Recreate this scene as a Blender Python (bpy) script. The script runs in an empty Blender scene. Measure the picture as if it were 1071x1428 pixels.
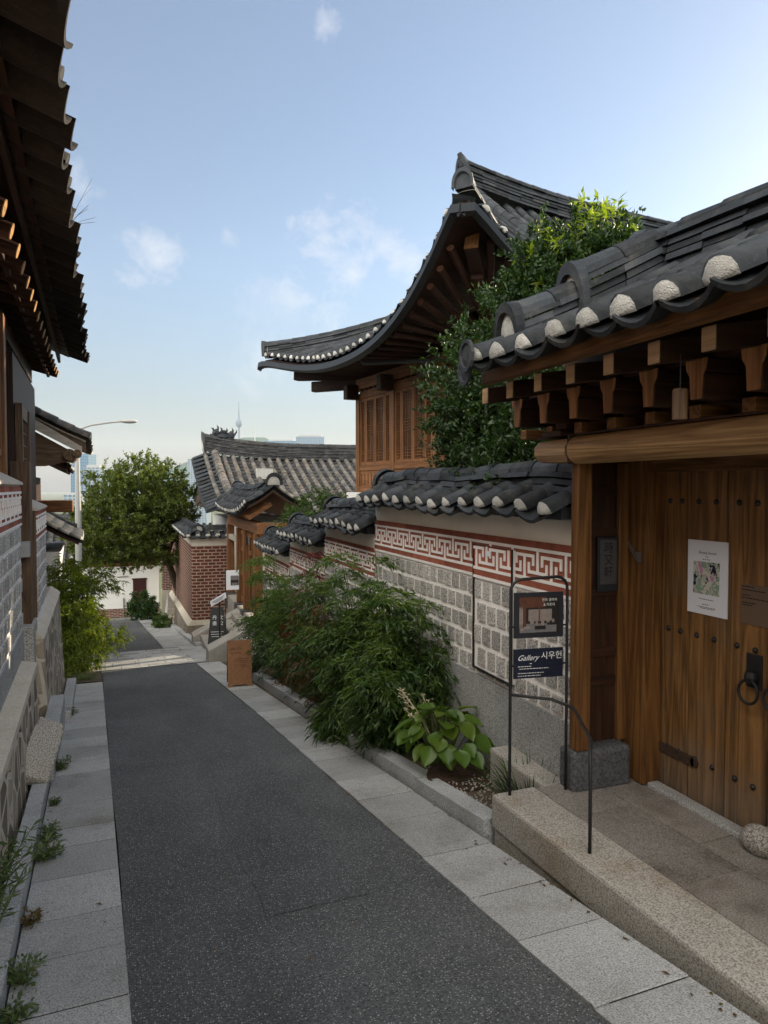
import bpy, math, random
import numpy as np
from mathutils import Vector, Matrix, noise

random.seed(7); rng = np.random.default_rng(7)
PI = math.pi
R = math.radians
sc = bpy.context.scene
col = sc.collection

# ------------------------------------------------------------------ camera
EYE = 1.65
cam_d = bpy.data.cameras.new('camera'); cam = bpy.data.objects.new('camera', cam_d); col.objects.link(cam)
cam.location = (0, 0, EYE)
cam.rotation_euler = (R(90 - 1.947), 0, R(-19.509))
cam_d.sensor_fit = 'VERTICAL'; cam_d.sensor_height = 36; cam_d.lens = 36 * 1000 / 1428
cam_d.clip_start = .05; cam_d.clip_end = 30000
sc.camera = cam

# ------------------------------------------------------------------ light
SUN_AZ, SUN_EL = R(20), R(18.5)          # azimuth measured from +X towards +Y
sd = Vector((math.cos(SUN_EL) * math.cos(SUN_AZ), math.cos(SUN_EL) * math.sin(SUN_AZ), math.sin(SUN_EL)))
sun_d = bpy.data.lights.new('sun', 'SUN'); sun_d.energy = 3.6; sun_d.angle = R(.5); sun_d.color = (1, .84, .62)
sun = bpy.data.objects.new('sun', sun_d); col.objects.link(sun)
sun.rotation_euler = sd.to_track_quat('Z', 'Y').to_euler()
sun.location = sd * 50

def world_setup():
    w = bpy.data.worlds.new('World'); sc.world = w; w.use_nodes = True
    nt = w.node_tree; nt.nodes.clear(); N = nt.nodes.new; L = nt.links.new
    out = N('ShaderNodeOutputWorld'); bg = N('ShaderNodeBackground'); L(bg.outputs[0], out.inputs[0])
    sky = N('ShaderNodeTexSky'); sky.sky_type = 'NISHITA'; sky.sun_disc = False
    sky.sun_elevation = SUN_EL; sky.sun_rotation = PI / 2 - SUN_AZ
    sky.altitude = 80; sky.air_density = 1.0; sky.dust_density = .6; sky.ozone_density = 1.7
    bg.inputs[1].default_value = SKY
    tc = N('ShaderNodeTexCoord')
    # small fair-weather clouds: blobs round given directions, broken up by noise
    nz = N('ShaderNodeTexNoise'); nz.inputs['Scale'].default_value = 11; nz.inputs['Distortion'].default_value = .25; nz.inputs['Detail'].default_value = 9
    nz.inputs['Roughness'].default_value = .62
    L(tc.outputs['Generated'], nz.inputs['Vector'])
    def m(op, a, b=None, c=None):
        n = N('ShaderNodeMath'); n.operation = op
        for i, x in enumerate((a, b, c)):
            if x is None: continue
            if isinstance(x, (int, float)): n.inputs[i].default_value = x
            else: L(x, n.inputs[i])
        return n.outputs[0]
    def dirv(az, el):   # az from +Y towards +X in degrees
        a, e = R(az), R(el); return (math.sin(a) * math.cos(e), math.cos(a) * math.cos(e), math.sin(e))
    total = None
    for az, el, wd, am in CLOUDS:
        vm = N('ShaderNodeVectorMath'); vm.operation = 'DISTANCE'; L(tc.outputs['Generated'], vm.inputs[0]); vm.inputs[1].default_value = dirv(az, el)
        f = m('SUBTRACT', 1.0, m('DIVIDE', vm.outputs['Value'], wd))
        f = m('MAXIMUM', f, 0.0)
        g = m('MULTIPLY_ADD', f, 1.0, m('MULTIPLY_ADD', nz.outputs['Fac'], 3.6, -2.25))
        g = m('MULTIPLY', m('MINIMUM', m('MAXIMUM', g, 0.0), 1.0), am)
        total = g if total is None else m('MAXIMUM', total, g)
    total = m('MAXIMUM', total, .09)      # thin high veil
    # broad unseen cloud field added behind the camera as fill for shaded faces
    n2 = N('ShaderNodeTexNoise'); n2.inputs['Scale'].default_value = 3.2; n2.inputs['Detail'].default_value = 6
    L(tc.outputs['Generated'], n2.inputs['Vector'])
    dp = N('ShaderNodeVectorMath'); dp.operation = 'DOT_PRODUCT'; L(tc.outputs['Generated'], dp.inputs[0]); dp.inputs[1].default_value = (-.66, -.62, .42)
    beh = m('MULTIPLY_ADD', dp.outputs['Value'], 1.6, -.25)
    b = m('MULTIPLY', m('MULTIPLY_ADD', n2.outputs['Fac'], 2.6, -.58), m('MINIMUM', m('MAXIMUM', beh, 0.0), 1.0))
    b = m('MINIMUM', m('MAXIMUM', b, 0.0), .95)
    # dusty layer low over the city: dims and greys the bright clear-sky horizon
    sz = N('ShaderNodeSeparateXYZ'); L(tc.outputs['Generated'], sz.inputs[0])
    dust = m('POWER', m('SUBTRACT', 1.0, m('MINIMUM', m('MAXIMUM', m('DIVIDE', sz.outputs[2], .30), 0.0), 1.0)), 1.5)
    md = N('ShaderNodeMix'); md.data_type = 'RGBA'; md.blend_type = 'MULTIPLY'; L(dust, md.inputs[0]); L(sky.outputs[0], md.inputs[6]); md.inputs[7].default_value = DUST
    mx = N('ShaderNodeMix'); mx.data_type = 'RGBA'; L(total, mx.inputs[0]); L(md.outputs[2], mx.inputs[6])
    mx.inputs[7].default_value = (CL / SKY * .93, CL / SKY * .93, CL / SKY * .97, 1)
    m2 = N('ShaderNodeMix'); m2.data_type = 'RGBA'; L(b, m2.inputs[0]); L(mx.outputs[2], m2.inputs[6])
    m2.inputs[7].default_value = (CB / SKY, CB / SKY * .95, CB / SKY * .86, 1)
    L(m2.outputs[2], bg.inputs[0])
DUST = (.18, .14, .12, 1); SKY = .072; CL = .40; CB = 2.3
CLOUDS = [(16.5, 16.9, .115, .8), (20.5, 17.8, .08, .7), (2.3, 16.9, .078, .8), (7.2, 18.8, .045, .55), (15.2, 32.1, .042, .75), (-4, 21.6, .06, .6), (10, 11, .16, .35)]
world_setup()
vs = sc.view_settings
vs.view_transform = 'Standard'; vs.look = 'None'; vs.exposure = 1.36; vs.gamma = 1
sc.cycles.use_denoising = True
try: sc.cycles.denoiser = 'OPENIMAGEDENOISE'; sc.cycles.denoising_input_passes = 'RGB_ALBEDO_NORMAL'
except Exception: pass
sc.cycles.max_bounces = 7; sc.cycles.diffuse_bounces = 4; sc.cycles.glossy_bounces = 3; sc.cycles.transmission_bounces = 4
sc.cycles.caustics_reflective = False; sc.cycles.caustics_refractive = False; sc.cycles.sample_clamp_indirect = 6

# ------------------------------------------------------------------ frames
RD = R(2.6); G = .12
cR, sR = math.cos(RD), math.sin(RD)
def W(x, y, z): return Vector((x, y, z))
def RF(p, s, z): return Vector((p * cR - s * sR, p * sR + s * cR, z))       # road frame: p right of the camera, s along the road
def gz(s): return -G * s
def gzw(x, y): return -G * (-x * sR + y * cR)
PA = R(6.8); cP, sP = math.cos(PA), math.sin(PA)
def PF(x, y, z): return Vector((x * cP - y * sP, x * sP + y * cP, z))        # pavilion frame
def frame(ox, oy, oz, a):
    c, s = math.cos(a), math.sin(a)
    return lambda x, y, z: Vector((ox + x * c - y * s, oy + x * s + y * c, oz + z))

# ------------------------------------------------------------------ object helpers
MATS = {}
ROOT = {}
class MB:
    def __init__(s, F=W): s.v = []; s.f = []; s.F = F
    def pt(s, x, y=None, z=None):
        p = s.F(x, y, z) if y is not None else s.F(*x)
        s.v.append(p); return len(s.v) - 1
    def add(s, vs, fs):
        o = len(s.v); s.v += [s.F(*v) for v in vs]; s.f += [tuple(i + o for i in f) for f in fs]
    def addw(s, vs, fs):
        o = len(s.v); s.v += [Vector(v) for v in vs]; s.f += [tuple(i + o for i in f) for f in fs]
    def box(s, x0, x1, y0, y1, z0, z1):
        s.add([(x0, y0, z0), (x1, y0, z0), (x1, y1, z0), (x0, y1, z0), (x0, y0, z1), (x1, y0, z1), (x1, y1, z1), (x0, y1, z1)],
              [(0, 3, 2, 1), (4, 5, 6, 7), (0, 1, 5, 4), (1, 2, 6, 5), (2, 3, 7, 6), (3, 0, 4, 7)])
    def hexa(s, b, t):      # bottom ring, top ring (counter-clockwise from above)
        n = len(b); fs = [tuple(range(n - 1, -1, -1)), tuple(range(n, 2 * n))]
        fs += [(i, (i + 1) % n, n + (i + 1) % n, n + i) for i in range(n)]
        s.add(list(b) + list(t), fs)
    def bar(s, p, q, w, h, up=(0, 0, 1)):   # design-space beam from p to q
        p, q, up = Vector(p), Vector(q), Vector(up); d = (q - p).normalized()
        a = d.cross(up)
        if a.length < 1e-5: a = d.cross(Vector((1, 0, 0)))
        a.normalize(); b = a.cross(d).normalized(); a = a * w / 2; b = b * h / 2
        s.add([tuple(x) for x in (p - a - b, p + a - b, p + a + b, p - a + b, q - a - b, q + a - b, q + a + b, q - a + b)],
              [(0, 3, 2, 1)[::-1], (4, 5, 6, 7)[::-1], (0, 1, 5, 4)[::-1], (1, 2, 6, 5)[::-1], (2, 3, 7, 6)[::-1], (3, 0, 4, 7)[::-1]])
    def tube(s, pts, r, n=8, cap=True):
        pts = [Vector(p) for p in pts]; m = len(pts)
        rs = r if isinstance(r, (list, tuple)) else [r] * m
        o = len(s.v); pa = None
        for i, p in enumerate(pts):
            d = (pts[min(i + 1, m - 1)] - pts[max(i - 1, 0)]).normalized()
            if pa is None:
                a = d.cross(Vector((0, 0, 1)))
                if a.length < 1e-3: a = d.cross(Vector((1, 0, 0)))
            else: a = pa - d * pa.dot(d)
            a.normalize(); pa = a; b = d.cross(a)
            for k in range(n):
                t = 2 * PI * k / n; s.v.append(s.F(*(p + a * math.cos(t) * rs[i] + b * math.sin(t) * rs[i])))
        for i in range(m - 1):
            for k in range(n):
                k2 = (k + 1) % n; s.f.append((o + i * n + k, o + i * n + k2, o + (i + 1) * n + k2, o + (i + 1) * n + k))
        if cap:
            s.f.append(tuple(o + k for k in range(n - 1, -1, -1))); s.f.append(tuple(o + (m - 1) * n + k for k in range(n)))
    def lathe(s, c, prof, n=16):        # profile of (radius, height)
        o = len(s.v)
        for r, h in prof:
            for k in range(n):
                t = 2 * PI * k / n; s.v.append(s.F(c[0] + r * math.cos(t), c[1] + r * math.sin(t), c[2] + h))
        for i in range(len(prof) - 1):
            for k in range(n):
                k2 = (k + 1) % n; s.f.append((o + i * n + k, o + i * n + k2, o + (i + 1) * n + k2, o + (i + 1) * n + k))
        s.f.append(tuple(o + k for k in range(n - 1, -1, -1))); s.f.append(tuple(o + (len(prof) - 1) * n + k for k in range(n)))
    def blob(s, c, r, amp=.25, seed=0, n=10, m=6):
        c = Vector(c); rx, ry, rz = r if isinstance(r, (tuple, list)) else (r, r, r); o = len(s.v)
        for i in range(m + 1):
            th = PI * i / m
            for k in range(n):
                ph = 2 * PI * k / n; d = Vector((math.sin(th) * math.cos(ph), math.sin(th) * math.sin(ph), math.cos(th)))
                q = 1 + amp * noise.noise(d * 1.7 + Vector((seed * 3.1, seed, 0)))
                s.v.append(s.F(c.x + d.x * rx * q, c.y + d.y * ry * q, c.z + d.z * rz * q))
        for i in range(m):
            for k in range(n):
                k2 = (k + 1) % n; s.f.append((o + i * n + k, o + (i + 1) * n + k, o + (i + 1) * n + k2, o + i * n + k2))
    def build(s, name, mat, parent=None, smooth=False, bevel=0, kind=None):
        me = bpy.data.meshes.new(name)
        vs_ = s.v
        M = ROOT.get(parent.name) if parent else None
        if M is not None:
            inv = M.inverted(); vs_ = [inv @ v for v in vs_]
        me.from_pydata([tuple(v) for v in vs_], [], s.f); me.validate(); me.update()
        if smooth: me.shade_smooth()
        if isinstance(mat, str): mat = MATS[mat]
        if mat: me.materials.append(mat)
        o = bpy.data.objects.new(name, me); col.objects.link(o)
        if parent: o.parent = parent; ROOT[o.name] = M
        if bevel:
            b = o.modifiers.new('bevel', 'BEVEL'); b.width = bevel; b.segments = 2; b.limit_method = 'ANGLE'; b.angle_limit = R(50)
        if kind: o['kind'] = kind
        return o

def thing(name, label, cat, loc=(0, 0, 0), rz=0, group=None):
    o = bpy.data.objects.new(name, None); col.objects.link(o); o.empty_display_size = .2
    o.location = loc; o.rotation_euler = (0, 0, rz); o['label'] = label; o['category'] = cat
    if group: o['group'] = group
    ROOT[o.name] = Matrix.Translation(Vector(loc)) @ Matrix.Rotation(rz, 4, 'Z')
    return o
def tag(o, label, cat, group=None):
    o['label'] = label; o['category'] = cat
    if group: o['group'] = group
    return o
def origin_to(o, p):        # move a single-mesh thing's origin to its base point
    p = Vector(p); o.data.transform(Matrix.Translation(-p)); o.location = p; return o

# ------------------------------------------------------------------ materials
class NB:
    def __init__(s, name):
        s.m = bpy.data.materials.new(name); MATS[name] = s.m; s.m.use_nodes = True
        s.nt = s.m.node_tree; s.nt.nodes.clear()
        s.out = s.N('ShaderNodeOutputMaterial'); s.b = s.N('ShaderNodeBsdfPrincipled'); s.L(s.b.outputs[0], s.out.inputs[0])
        s.tc = s.N('ShaderNodeTexCoord').outputs['Object']
        s.geo = s.N('ShaderNodeNewGeometry')
        s.rand = s.geo.outputs['Random Per Island']
    def N(s, t): return s.nt.nodes.new(t)
    def L(s, a, b): s.nt.links.new(a, b)
    def set(s, sock, x):
        if isinstance(x, (int, float)): sock.default_value = x
        elif isinstance(x, (tuple, list)): sock.default_value = tuple(x) + ((1,) if len(x) == 3 and len(sock.default_value) == 4 else ())
        else: s.L(x, sock)
    def mapv(s, scale=(1, 1, 1), rot=(0, 0, 0), vec=None):
        n = s.N('ShaderNodeMapping'); s.L(vec or s.tc, n.inputs[0]); n.inputs['Scale'].default_value = scale; n.inputs['Rotation'].default_value = rot
        return n.outputs[0]
    def noise(s, scale, detail=4, rough=.55, vec=None, dist=0):
        n = s.N('ShaderNodeTexNoise'); s.L(vec or s.tc, n.inputs['Vector']); n.inputs['Scale'].default_value = scale
        n.inputs['Detail'].default_value = detail; n.inputs['Roughness'].default_value = rough; n.inputs['Distortion'].default_value = dist
        return n.outputs['Fac']
    def voro(s, scale, feature='F1', vec=None, out='Distance'):
        n = s.N('ShaderNodeTexVoronoi'); n.feature = feature; s.L(vec or s.tc, n.inputs['Vector']); n.inputs['Scale'].default_value = scale
        return n.outputs[out]
    def math(s, op, a, b=0, c=0):
        n = s.N('ShaderNodeMath'); n.operation = op
        for i, x in enumerate((a, b, c)): s.set(n.inputs[i], x)
        return n.outputs[0]
    def ramp(s, fac, stops, interp='LINEAR'):
        n = s.N('ShaderNodeValToRGB'); s.L(fac, n.inputs[0]); e = n.color_ramp.elements; n.color_ramp.interpolation = interp
        while len(e) < len(stops): e.new(.5)
        for i, (p, c) in enumerate(stops):
            e[i].position = p
            if isinstance(c, (int, float)): c = (c, c, c)
            e[i].color = tuple(c) + (1,)
        return n.outputs[0]
    def mix(s, fac, a, b, mode='MIX'):
        n = s.N('ShaderNodeMix'); n.data_type = 'RGBA'; n.blend_type = mode
        s.set(n.inputs[0], fac); s.set(n.inputs[6], a); s.set(n.inputs[7], b); return n.outputs[2]
    def scale(s, c, f):       # colour * scalar
        n = s.N('ShaderNodeVectorMath'); n.operation = 'SCALE'; s.set(n.inputs[0], c); s.set(n.inputs['Scale'], f); return n.outputs[0]
    def bump(s, h, strength=.3, dist=.01):
        n = s.N('ShaderNodeBump'); s.L(h, n.inputs['Height']); n.inputs['Strength'].default_value = strength; n.inputs['Distance'].default_value = dist
        s.L(n.outputs[0], s.b.inputs['Normal'])
    def fin(s, color, rough=.7, spec=.3, metal=0):
        s.set(s.b.inputs['Base Color'], color); s.set(s.b.inputs['Roughness'], rough)
        s.b.inputs['Specular IOR Level'].default_value = spec; s.b.inputs['Metallic'].default_value = metal
        return s.m
    def fr(s, lo, hi): return s.math('MULTIPLY_ADD', s.rand, hi - lo, lo)

def m_plain(name, c, rough=.6, spec=.3, metal=0, var=.12, sc_=6):
    n = NB(name); f = n.math('MULTIPLY_ADD', n.noise(sc_, 5), 2 * var, 1 - var); n.bump(n.noise(60, 3), .12, .004)
    return n.fin(n.scale(c, f), rough, spec, metal)
def m_stone(name, c, speck=140, dark=.35, light=1.5, amt=(.38, .62), rand=.12, stain=(.5, .45, .36), stain_amt=.3, bump=.25, rough=.8):
    n = NB(name)
    f = n.noise(speck, 3, .6)
    sp = n.ramp(f, [(amt[0], dark), (.5, 1.0), (amt[1], light)])
    big = n.math('MULTIPLY_ADD', n.noise(1.7, 5), .5, .75)
    c1 = n.mix(1, sp, c, 'MULTIPLY')
    c2 = n.scale(n.scale(c1, big), n.fr(1 - rand, 1 + rand))
    st = n.ramp(n.noise(2.6, 7, .65), [(.5, 0.0), (.72, 1.0)])
    c3 = n.mix(n.math('MULTIPLY', st, stain_amt), c2, n.mix(1, c2, stain, 'MULTIPLY'))
    n.bump(n.math('ADD', f, n.noise(30, 3)), bump, .006)
    return n.fin(c3, rough, .3)
def m_tile(name, c, warm=(.30, .25, .17), warm_amt=.25, rand=.35, rough=.62):
    n = NB(name)
    f = n.math('MULTIPLY_ADD', n.noise(9, 6, .65), 1.1, .45)
    base = n.scale(n.scale(c, f), n.fr(1 - rand, 1 + rand))
    w = n.ramp(n.noise(5, 7, .7), [(.5, 0.0), (.68, 1.0)])
    sp = n.ramp(n.noise(70, 3), [(.62, 0.0), (.75, 1.0)])
    c2 = n.mix(n.math('MULTIPLY', w, warm_amt), base, warm)
    c3 = n.mix(n.math('MULTIPLY', sp, .25), c2, (.16, .16, .155))
    n.bump(n.math('ADD', n.noise(25, 5), n.math('MULTIPLY', n.noise(4, 3), 1.5)), .35, .012)
    return n.fin(c3, n.math('MULTIPLY_ADD', n.noise(12, 4), .3, rough), .24)
def m_wood(name, dark, light, axis='z', grain=26, rand=.18, rough=.6, knots=True, wear=None, foot=False):
    n = NB(name)
    k = {'x': (.05, 1, 1), 'y': (1, .05, 1), 'z': (1, 1, .05)}[axis]
    v = n.mapv(tuple(a * 1.0 for a in k))
    # offset per board so neighbours differ
    off = n.N('ShaderNodeVectorMath'); off.operation = 'ADD'; n.L(v, off.inputs[0])
    n.L(n.scale((37., 11., 23.), n.rand), off.inputs[1]); v = off.outputs[0]
    wv = n.noise(6, 3, .5, v, .6)
    rings = n.math('FRACT', n.math('MULTIPLY', wv, 9.0))
    rings = n.math('ABSOLUTE', n.math('SUBTRACT', rings, .5))
    fine = n.noise(grain * 4, 4, .7, v)
    f = n.math('ADD', n.math('MULTIPLY', rings, .9), n.math('MULTIPLY', fine, .75))
    c = n.ramp(f, [(.22, dark), (.62, tuple((a + b) / 2 for a, b in zip(dark, light))), (.95, light)])
    c = n.scale(c, n.fr(1 - rand, 1 + rand))
    c = n.scale(c, n.math('MULTIPLY_ADD', n.noise(2.2, 4), .7, .65))
    if wear is not None:
        wf = n.ramp(n.noise(3, 7, .7), [(.5, 0.0), (.75, 1.0)]); c = n.mix(n.math('MULTIPLY', wf, .6), c, wear)
    if foot:        # greyed, rain-washed foot of the boards
        sp = n.N('ShaderNodeSeparateXYZ'); n.L(n.tc, sp.inputs[0]); g = n.ramp(n.math('MULTIPLY_ADD', n.noise(5, 6, .7), .5, sp.outputs[2]), [(.10, 1.0), (.62, 0.0)]); c = n.mix(n.math('MULTIPLY', g, .75), c, n.scale((.16, .14, .115), n.math('MULTIPLY_ADD', f, .9, .4)))
    n.bump(f, .25, .006)
    return n.fin(c, rough, .3)
def m_leaf(name, c1, c2, trans=.35, rough=.45, tcol=None):
    n = NB(name)
    c = n.mix(n.rand, c1, c2); c = n.scale(c, n.math('MULTIPLY_ADD', n.noise(2.5, 3), .9, .55))
    n.fin(c, rough, .4)
    t = n.N('ShaderNodeBsdfTranslucent'); n.set(t.inputs[0], n.mix(1, c, tcol or (1.6, 1.7, .5), 'MULTIPLY'))
    mx = n.N('ShaderNodeMixShader'); mx.inputs[0].default_value = trans; n.L(n.b.outputs[0], mx.inputs[1]); n.L(t.outputs[0], mx.inputs[2]); n.L(mx.outputs[0], n.out.inputs[0])
    return n.m
def m_asphalt(name, c=(.082, .086, .088)):
    n = NB(name)
    sp = n.voro(104, out='Color'); d = n.voro(104)
    w = n.N('ShaderNodeSeparateColor'); n.L(sp, w.inputs[0])
    bright = n.ramp(w.outputs[0], [(.50, 0.0), (.95, 1.0)]); small = n.ramp(d, [(.24, 1.0), (.40, 0.0)])
    bs = n.math('MULTIPLY', bright, small)
    base = n.scale(c, n.math('MULTIPLY_ADD', n.noise(1.1, 6, .6), .7, .65))
    base = n.scale(base, n.math('MULTIPLY_ADD', n.noise(95, 3, .7), 3.4, -.75))
    strk = n.noise(1.6, 5, .6, n.mapv((1.6, .22, 1))); base = n.scale(base, n.math('MULTIPLY_ADD', strk, .7, .65))
    patch = n.ramp(n.noise(.6, 5, .6, None, 1.0), [(.44, 1.0), (.60, .82)])
    base = n.mix(1, base, patch, 'MULTIPLY')
    cr = n.ramp(n.voro(.55, 'DISTANCE_TO_EDGE', n.mapv((1, .6, 1)), 'Distance'), [(0.0, .97), (.004, .97), (.009, 1.0)])
    base = n.mix(1, base, cr, 'MULTIPLY')
    c3 = n.mix(n.math('MULTIPLY', bs, .8), base, (.46, .47, .46))
    n.bump(n.math('ADD', n.noise(150, 2), n.math('MULTIPLY', bs, .4)), .6, .006)
    return n.fin(c3, .82, .3)
def m_brick(name, c1, c2, mortar, axis='x', bw=.21, bh=.088, ms=.014):
    n = NB(name)
    rot = {'x': (R(90), 0, 0), 'y': (R(90), 0, R(90))}[axis]
    sep = n.N('ShaderNodeSeparateXYZ'); n.L(n.tc, sep.inputs[0]); cb = n.N('ShaderNodeCombineXYZ')
    n.L(sep.outputs[0 if axis == 'x' else 1], cb.inputs[0]); n.L(sep.outputs[2], cb.inputs[1])
    b = n.N('ShaderNodeTexBrick'); n.L(cb.outputs[0], b.inputs['Vector']); b.inputs['Scale'].default_value = 1
    b.inputs['Brick Width'].default_value = bw; b.inputs['Row Height'].default_value = bh; b.inputs['Mortar Size'].default_value = ms
    b.inputs['Mortar Smooth'].default_value = .1; b.inputs['Bias'].default_value = 0
    n.set(b.inputs['Color1'], c1); n.set(b.inputs['Color2'], c2); n.set(b.inputs['Mortar'], mortar)
    c = n.scale(b.outputs['Color'], n.math('MULTIPLY_ADD', n.noise(7, 6, .65), 1.0, .5))
    n.bump(n.math('ADD', n.math('MULTIPLY', n.noise(60, 3), .3), n.math('SUBTRACT', 1.0, b.outputs['Fac'])), .6, .008)
    return n.fin(c, .85, .2)
def m_rubble(name, stone, mortar):
    n = NB(name)
    v = n.mapv((1, 1, 1.0)); ds = n.noise(4, 3); 
    d = n.voro(4.2, 'DISTANCE_TO_EDGE', v); cc = n.voro(4.2, 'F1', v, 'Color')
    s = n.N('ShaderNodeSeparateColor'); n.L(cc, s.inputs[0])
    st = n.scale(stone, n.math('MULTIPLY_ADD', s.outputs[0], .9, .5)); st = n.scale(st, n.math('MULTIPLY_ADD', n.noise(80, 3), 1.2, .4))
    f = n.ramp(d, [(.06, 0.0), (.10, 1.0)])
    c = n.mix(f, n.scale(mortar, n.math('MULTIPLY_ADD', n.noise(5, 5), .6, .7)), st)
    n.bump(n.math('ADD', n.math('MULTIPLY', f, 1.0), n.math('MULTIPLY', n.noise(40, 4), .4)), .6, .02)
    return n.fin(c, .85, .2)
def m_tower(name, base, win, sx, sz, axis='x'):
    n = NB(name); sep = n.N('ShaderNodeSeparateXYZ'); n.L(n.tc, sep.inputs[0]); cb = n.N('ShaderNodeCombineXYZ')
    n.L(n.math('ADD', sep.outputs[0], sep.outputs[1]), cb.inputs[0]); n.L(sep.outputs[2], cb.inputs[1])
    b = n.N('ShaderNodeTexBrick'); b.offset = 0; n.L(cb.outputs[0], b.inputs['Vector']); b.inputs['Scale'].default_value = 1
    b.inputs['Brick Width'].default_value = sx; b.inputs['Row Height'].default_value = sz; b.inputs['Mortar Size'].default_value = sz * .22
    n.set(b.inputs['Color1'], win); n.set(b.inputs['Color2'], tuple(x * .7 for x in win)); n.set(b.inputs['Mortar'], base)
    return n.fin(b.outputs['Color'], .4, .5)

m_asphalt('asphalt'); m_asphalt('asphalt_patch', (.074, .078, .081))
m_stone('granite_paving', (.325, .328, .322), 150, .55, 1.28, rand=.17, stain_amt=.6)
m_stone('granite_kerb', (.36, .37, .37), 150, .5, 1.35, rand=.10, stain_amt=.4)
m_stone('granite_warm', (.335, .315, .28), 130, .5, 1.3, rand=.05, stain=(.66, .53, .40), stain_amt=.65)
m_stone('stone_floor', (.22, .20, .18), 120, .6, 1.35, rand=.14, stain=(.35, .3, .26), stain_amt=.8)
m_stone('granite_block', (.39, .375, .35), 85, .48, 1.45, (.40, .61), rand=.22, stain_amt=.2, bump=.3)
m_stone('granite_plinth', (.33, .33, .325), 120, .5, 1.35, rand=.06, stain_amt=.45)
m_stone('stone_dark', (.085, .085, .09), 60, .6, 1.3, rand=.1, stain=(1.6, 1.5, 1.3), stain_amt=.3)
m_stone('rock', (.32, .30, .27), 110, .35, 1.5, rand=.1, stain_amt=.4, bump=.6)
m_stone('concrete_beige', (.50, .45, .37), 60, .85, 1.12, rand=.03, stain=(.8, .72, .6), stain_amt=.5, bump=.12)
m_plain('mortar', (.62, .60, .56), .85, .2, 0, .16, 5)
m_plain('mortar_line', (.84, .81, .77), .85, .2, 0, .10, 9)
m_plain('plaster_cream', (.82, .76, .66), .9, .15, 0, .16, 2.2)
m_plain('plaster_white', (.72, .72, .70), .9, .15, 0, .10, 1.5)
n = NB('end_plaster'); n.bump(n.math('ADD', n.noise(45, 5, .7), n.noise(160, 2)), .8, .012); n.fin(n.scale(n.scale((.50, .49, .46), n.math('MULTIPLY_ADD', n.noise(18, 6, .7), 1.1, .42)), n.fr(.7, 1.15)), .9, .15)
n = NB('red_strip'); n.bump(n.noise(70, 3), .3, .004); n.fin(n.scale(n.scale((.29, .092, .058), n.math('MULTIPLY_ADD', n.noise(14, 6), 1.0, .5)), n.fr(.75, 1.25)), .85, .2)
m_tile('roof_tile', (.023, .027, .032), warm=(.13, .125, .11), warm_amt=.28, rand=.65, rough=.50)
m_tile('roof_tile_grey', (.045, .046, .048), warm=(.2, .19, .16), warm_amt=.3)
m_tile('roof_tile_old', (.095, .091, .087), warm=(.34, .26, .17), warm_amt=.55)
m_tile('roof_tile_brown', (.017, .014, .012), warm=(.07, .05, .035), warm_amt=.35, rand=.6)
for ax in 'xyz':
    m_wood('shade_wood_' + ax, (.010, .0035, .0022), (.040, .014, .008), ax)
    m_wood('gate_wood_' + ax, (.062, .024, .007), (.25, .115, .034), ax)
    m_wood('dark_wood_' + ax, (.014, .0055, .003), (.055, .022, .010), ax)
    m_wood('orange_wood_' + ax, (.105, .042, .014), (.30, .135, .052), ax)
    m_wood('old_wood_' + ax, (.045, .026, .015), (.17, .10, .055), ax)
m_wood('bracket_wood', (.15, .062, .022), (.40, .19, .075), 'z')
m_wood('beam_wood', (.17, .085, .034), (.50, .31, .14), 'y', grain=18)
m_wood('door_wood', (.058, .027, .008), (.27, .135, .045), 'z', wear=(.13, .095, .062), foot=True)
m_wood('rafter_end_red', (.07, .030, .018), (.15, .075, .042), 'y', grain=14)
m_wood('rafter_end', (.20, .10, .035), (.48, .27, .10), 'y', grain=14)
m_wood('light_end_wood', (.26, .16, .09), (.52, .34, .19), 'y', grain=14)
m_wood('board_wood', (.17, .075, .030), (.24, .115, .05), 'y', rand=.05)
m_wood('weathered_board', (.30, .27, .23), (.46, .42, .36), 'x')
m_plain('iron', (.022, .021, .022), .5, .4, .3, .3, 30)
m_plain('black_board', (.018, .02, .024), .5, .4)
m_plain('gutter_metal', (.022, .024, .026), .45, .5, .4)
m_plain('navy', (.008, .012, .028), .35, .5)
m_plain('navy_frame', (.014, .015, .022), .4, .5)
m_plain('paper', (.72, .73, .78), .8, .2, 0, .03)
m_plain('text_white', (.75, .75, .75), .7, .2, 0, .02)
m_plain('text_dark', (.02, .02, .02), .7, .2, 0, .02)
m_plain('text_brown', (.075, .04, .02), .7, .2, 0, .02)
m_plain('engraved', (.012, .012, .013), .6, .3, 0, .1)
m_plain('plaque_metal', (.075, .072, .075), .5, .4, .2, .4, 40)
m_plain('steel', (.30, .29, .28), .4, .5, .8)
m_plain('lamp_grey', (.34, .34, .33), .5, .4)
m_plain('white_metal', (.10, .15, .20), .5, .4)
m_plain('rail_white', (.6, .6, .58), .5, .4)
m_plain('rust_iron', (.06, .036, .026), .7, .3, .2, .4, 20)
m_plain('notice_film', (.145, .095, .062), .35, .4, 0, .05)
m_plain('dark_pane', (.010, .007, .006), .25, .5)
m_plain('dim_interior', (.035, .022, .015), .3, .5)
m_plain('joint_dirt', (.035, .032, .026), .95, .1, 0, .3, 9)
m_plain('soil', (.10, .08, .058), .95, .1, 0, .45, 9)
m_plain('terrain', (.085, .095, .05), .95, .1, 0, .4, .3)
m_plain('hill_green', (.045, .085, .055), .95, .1, 0, .4, .01)
m_plain('bark', (.09, .065, .045), .9, .15, 0, .4, 14)
m_plain('twig', (.10, .075, .045), .9, .15, 0, .3, 14)
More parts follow.
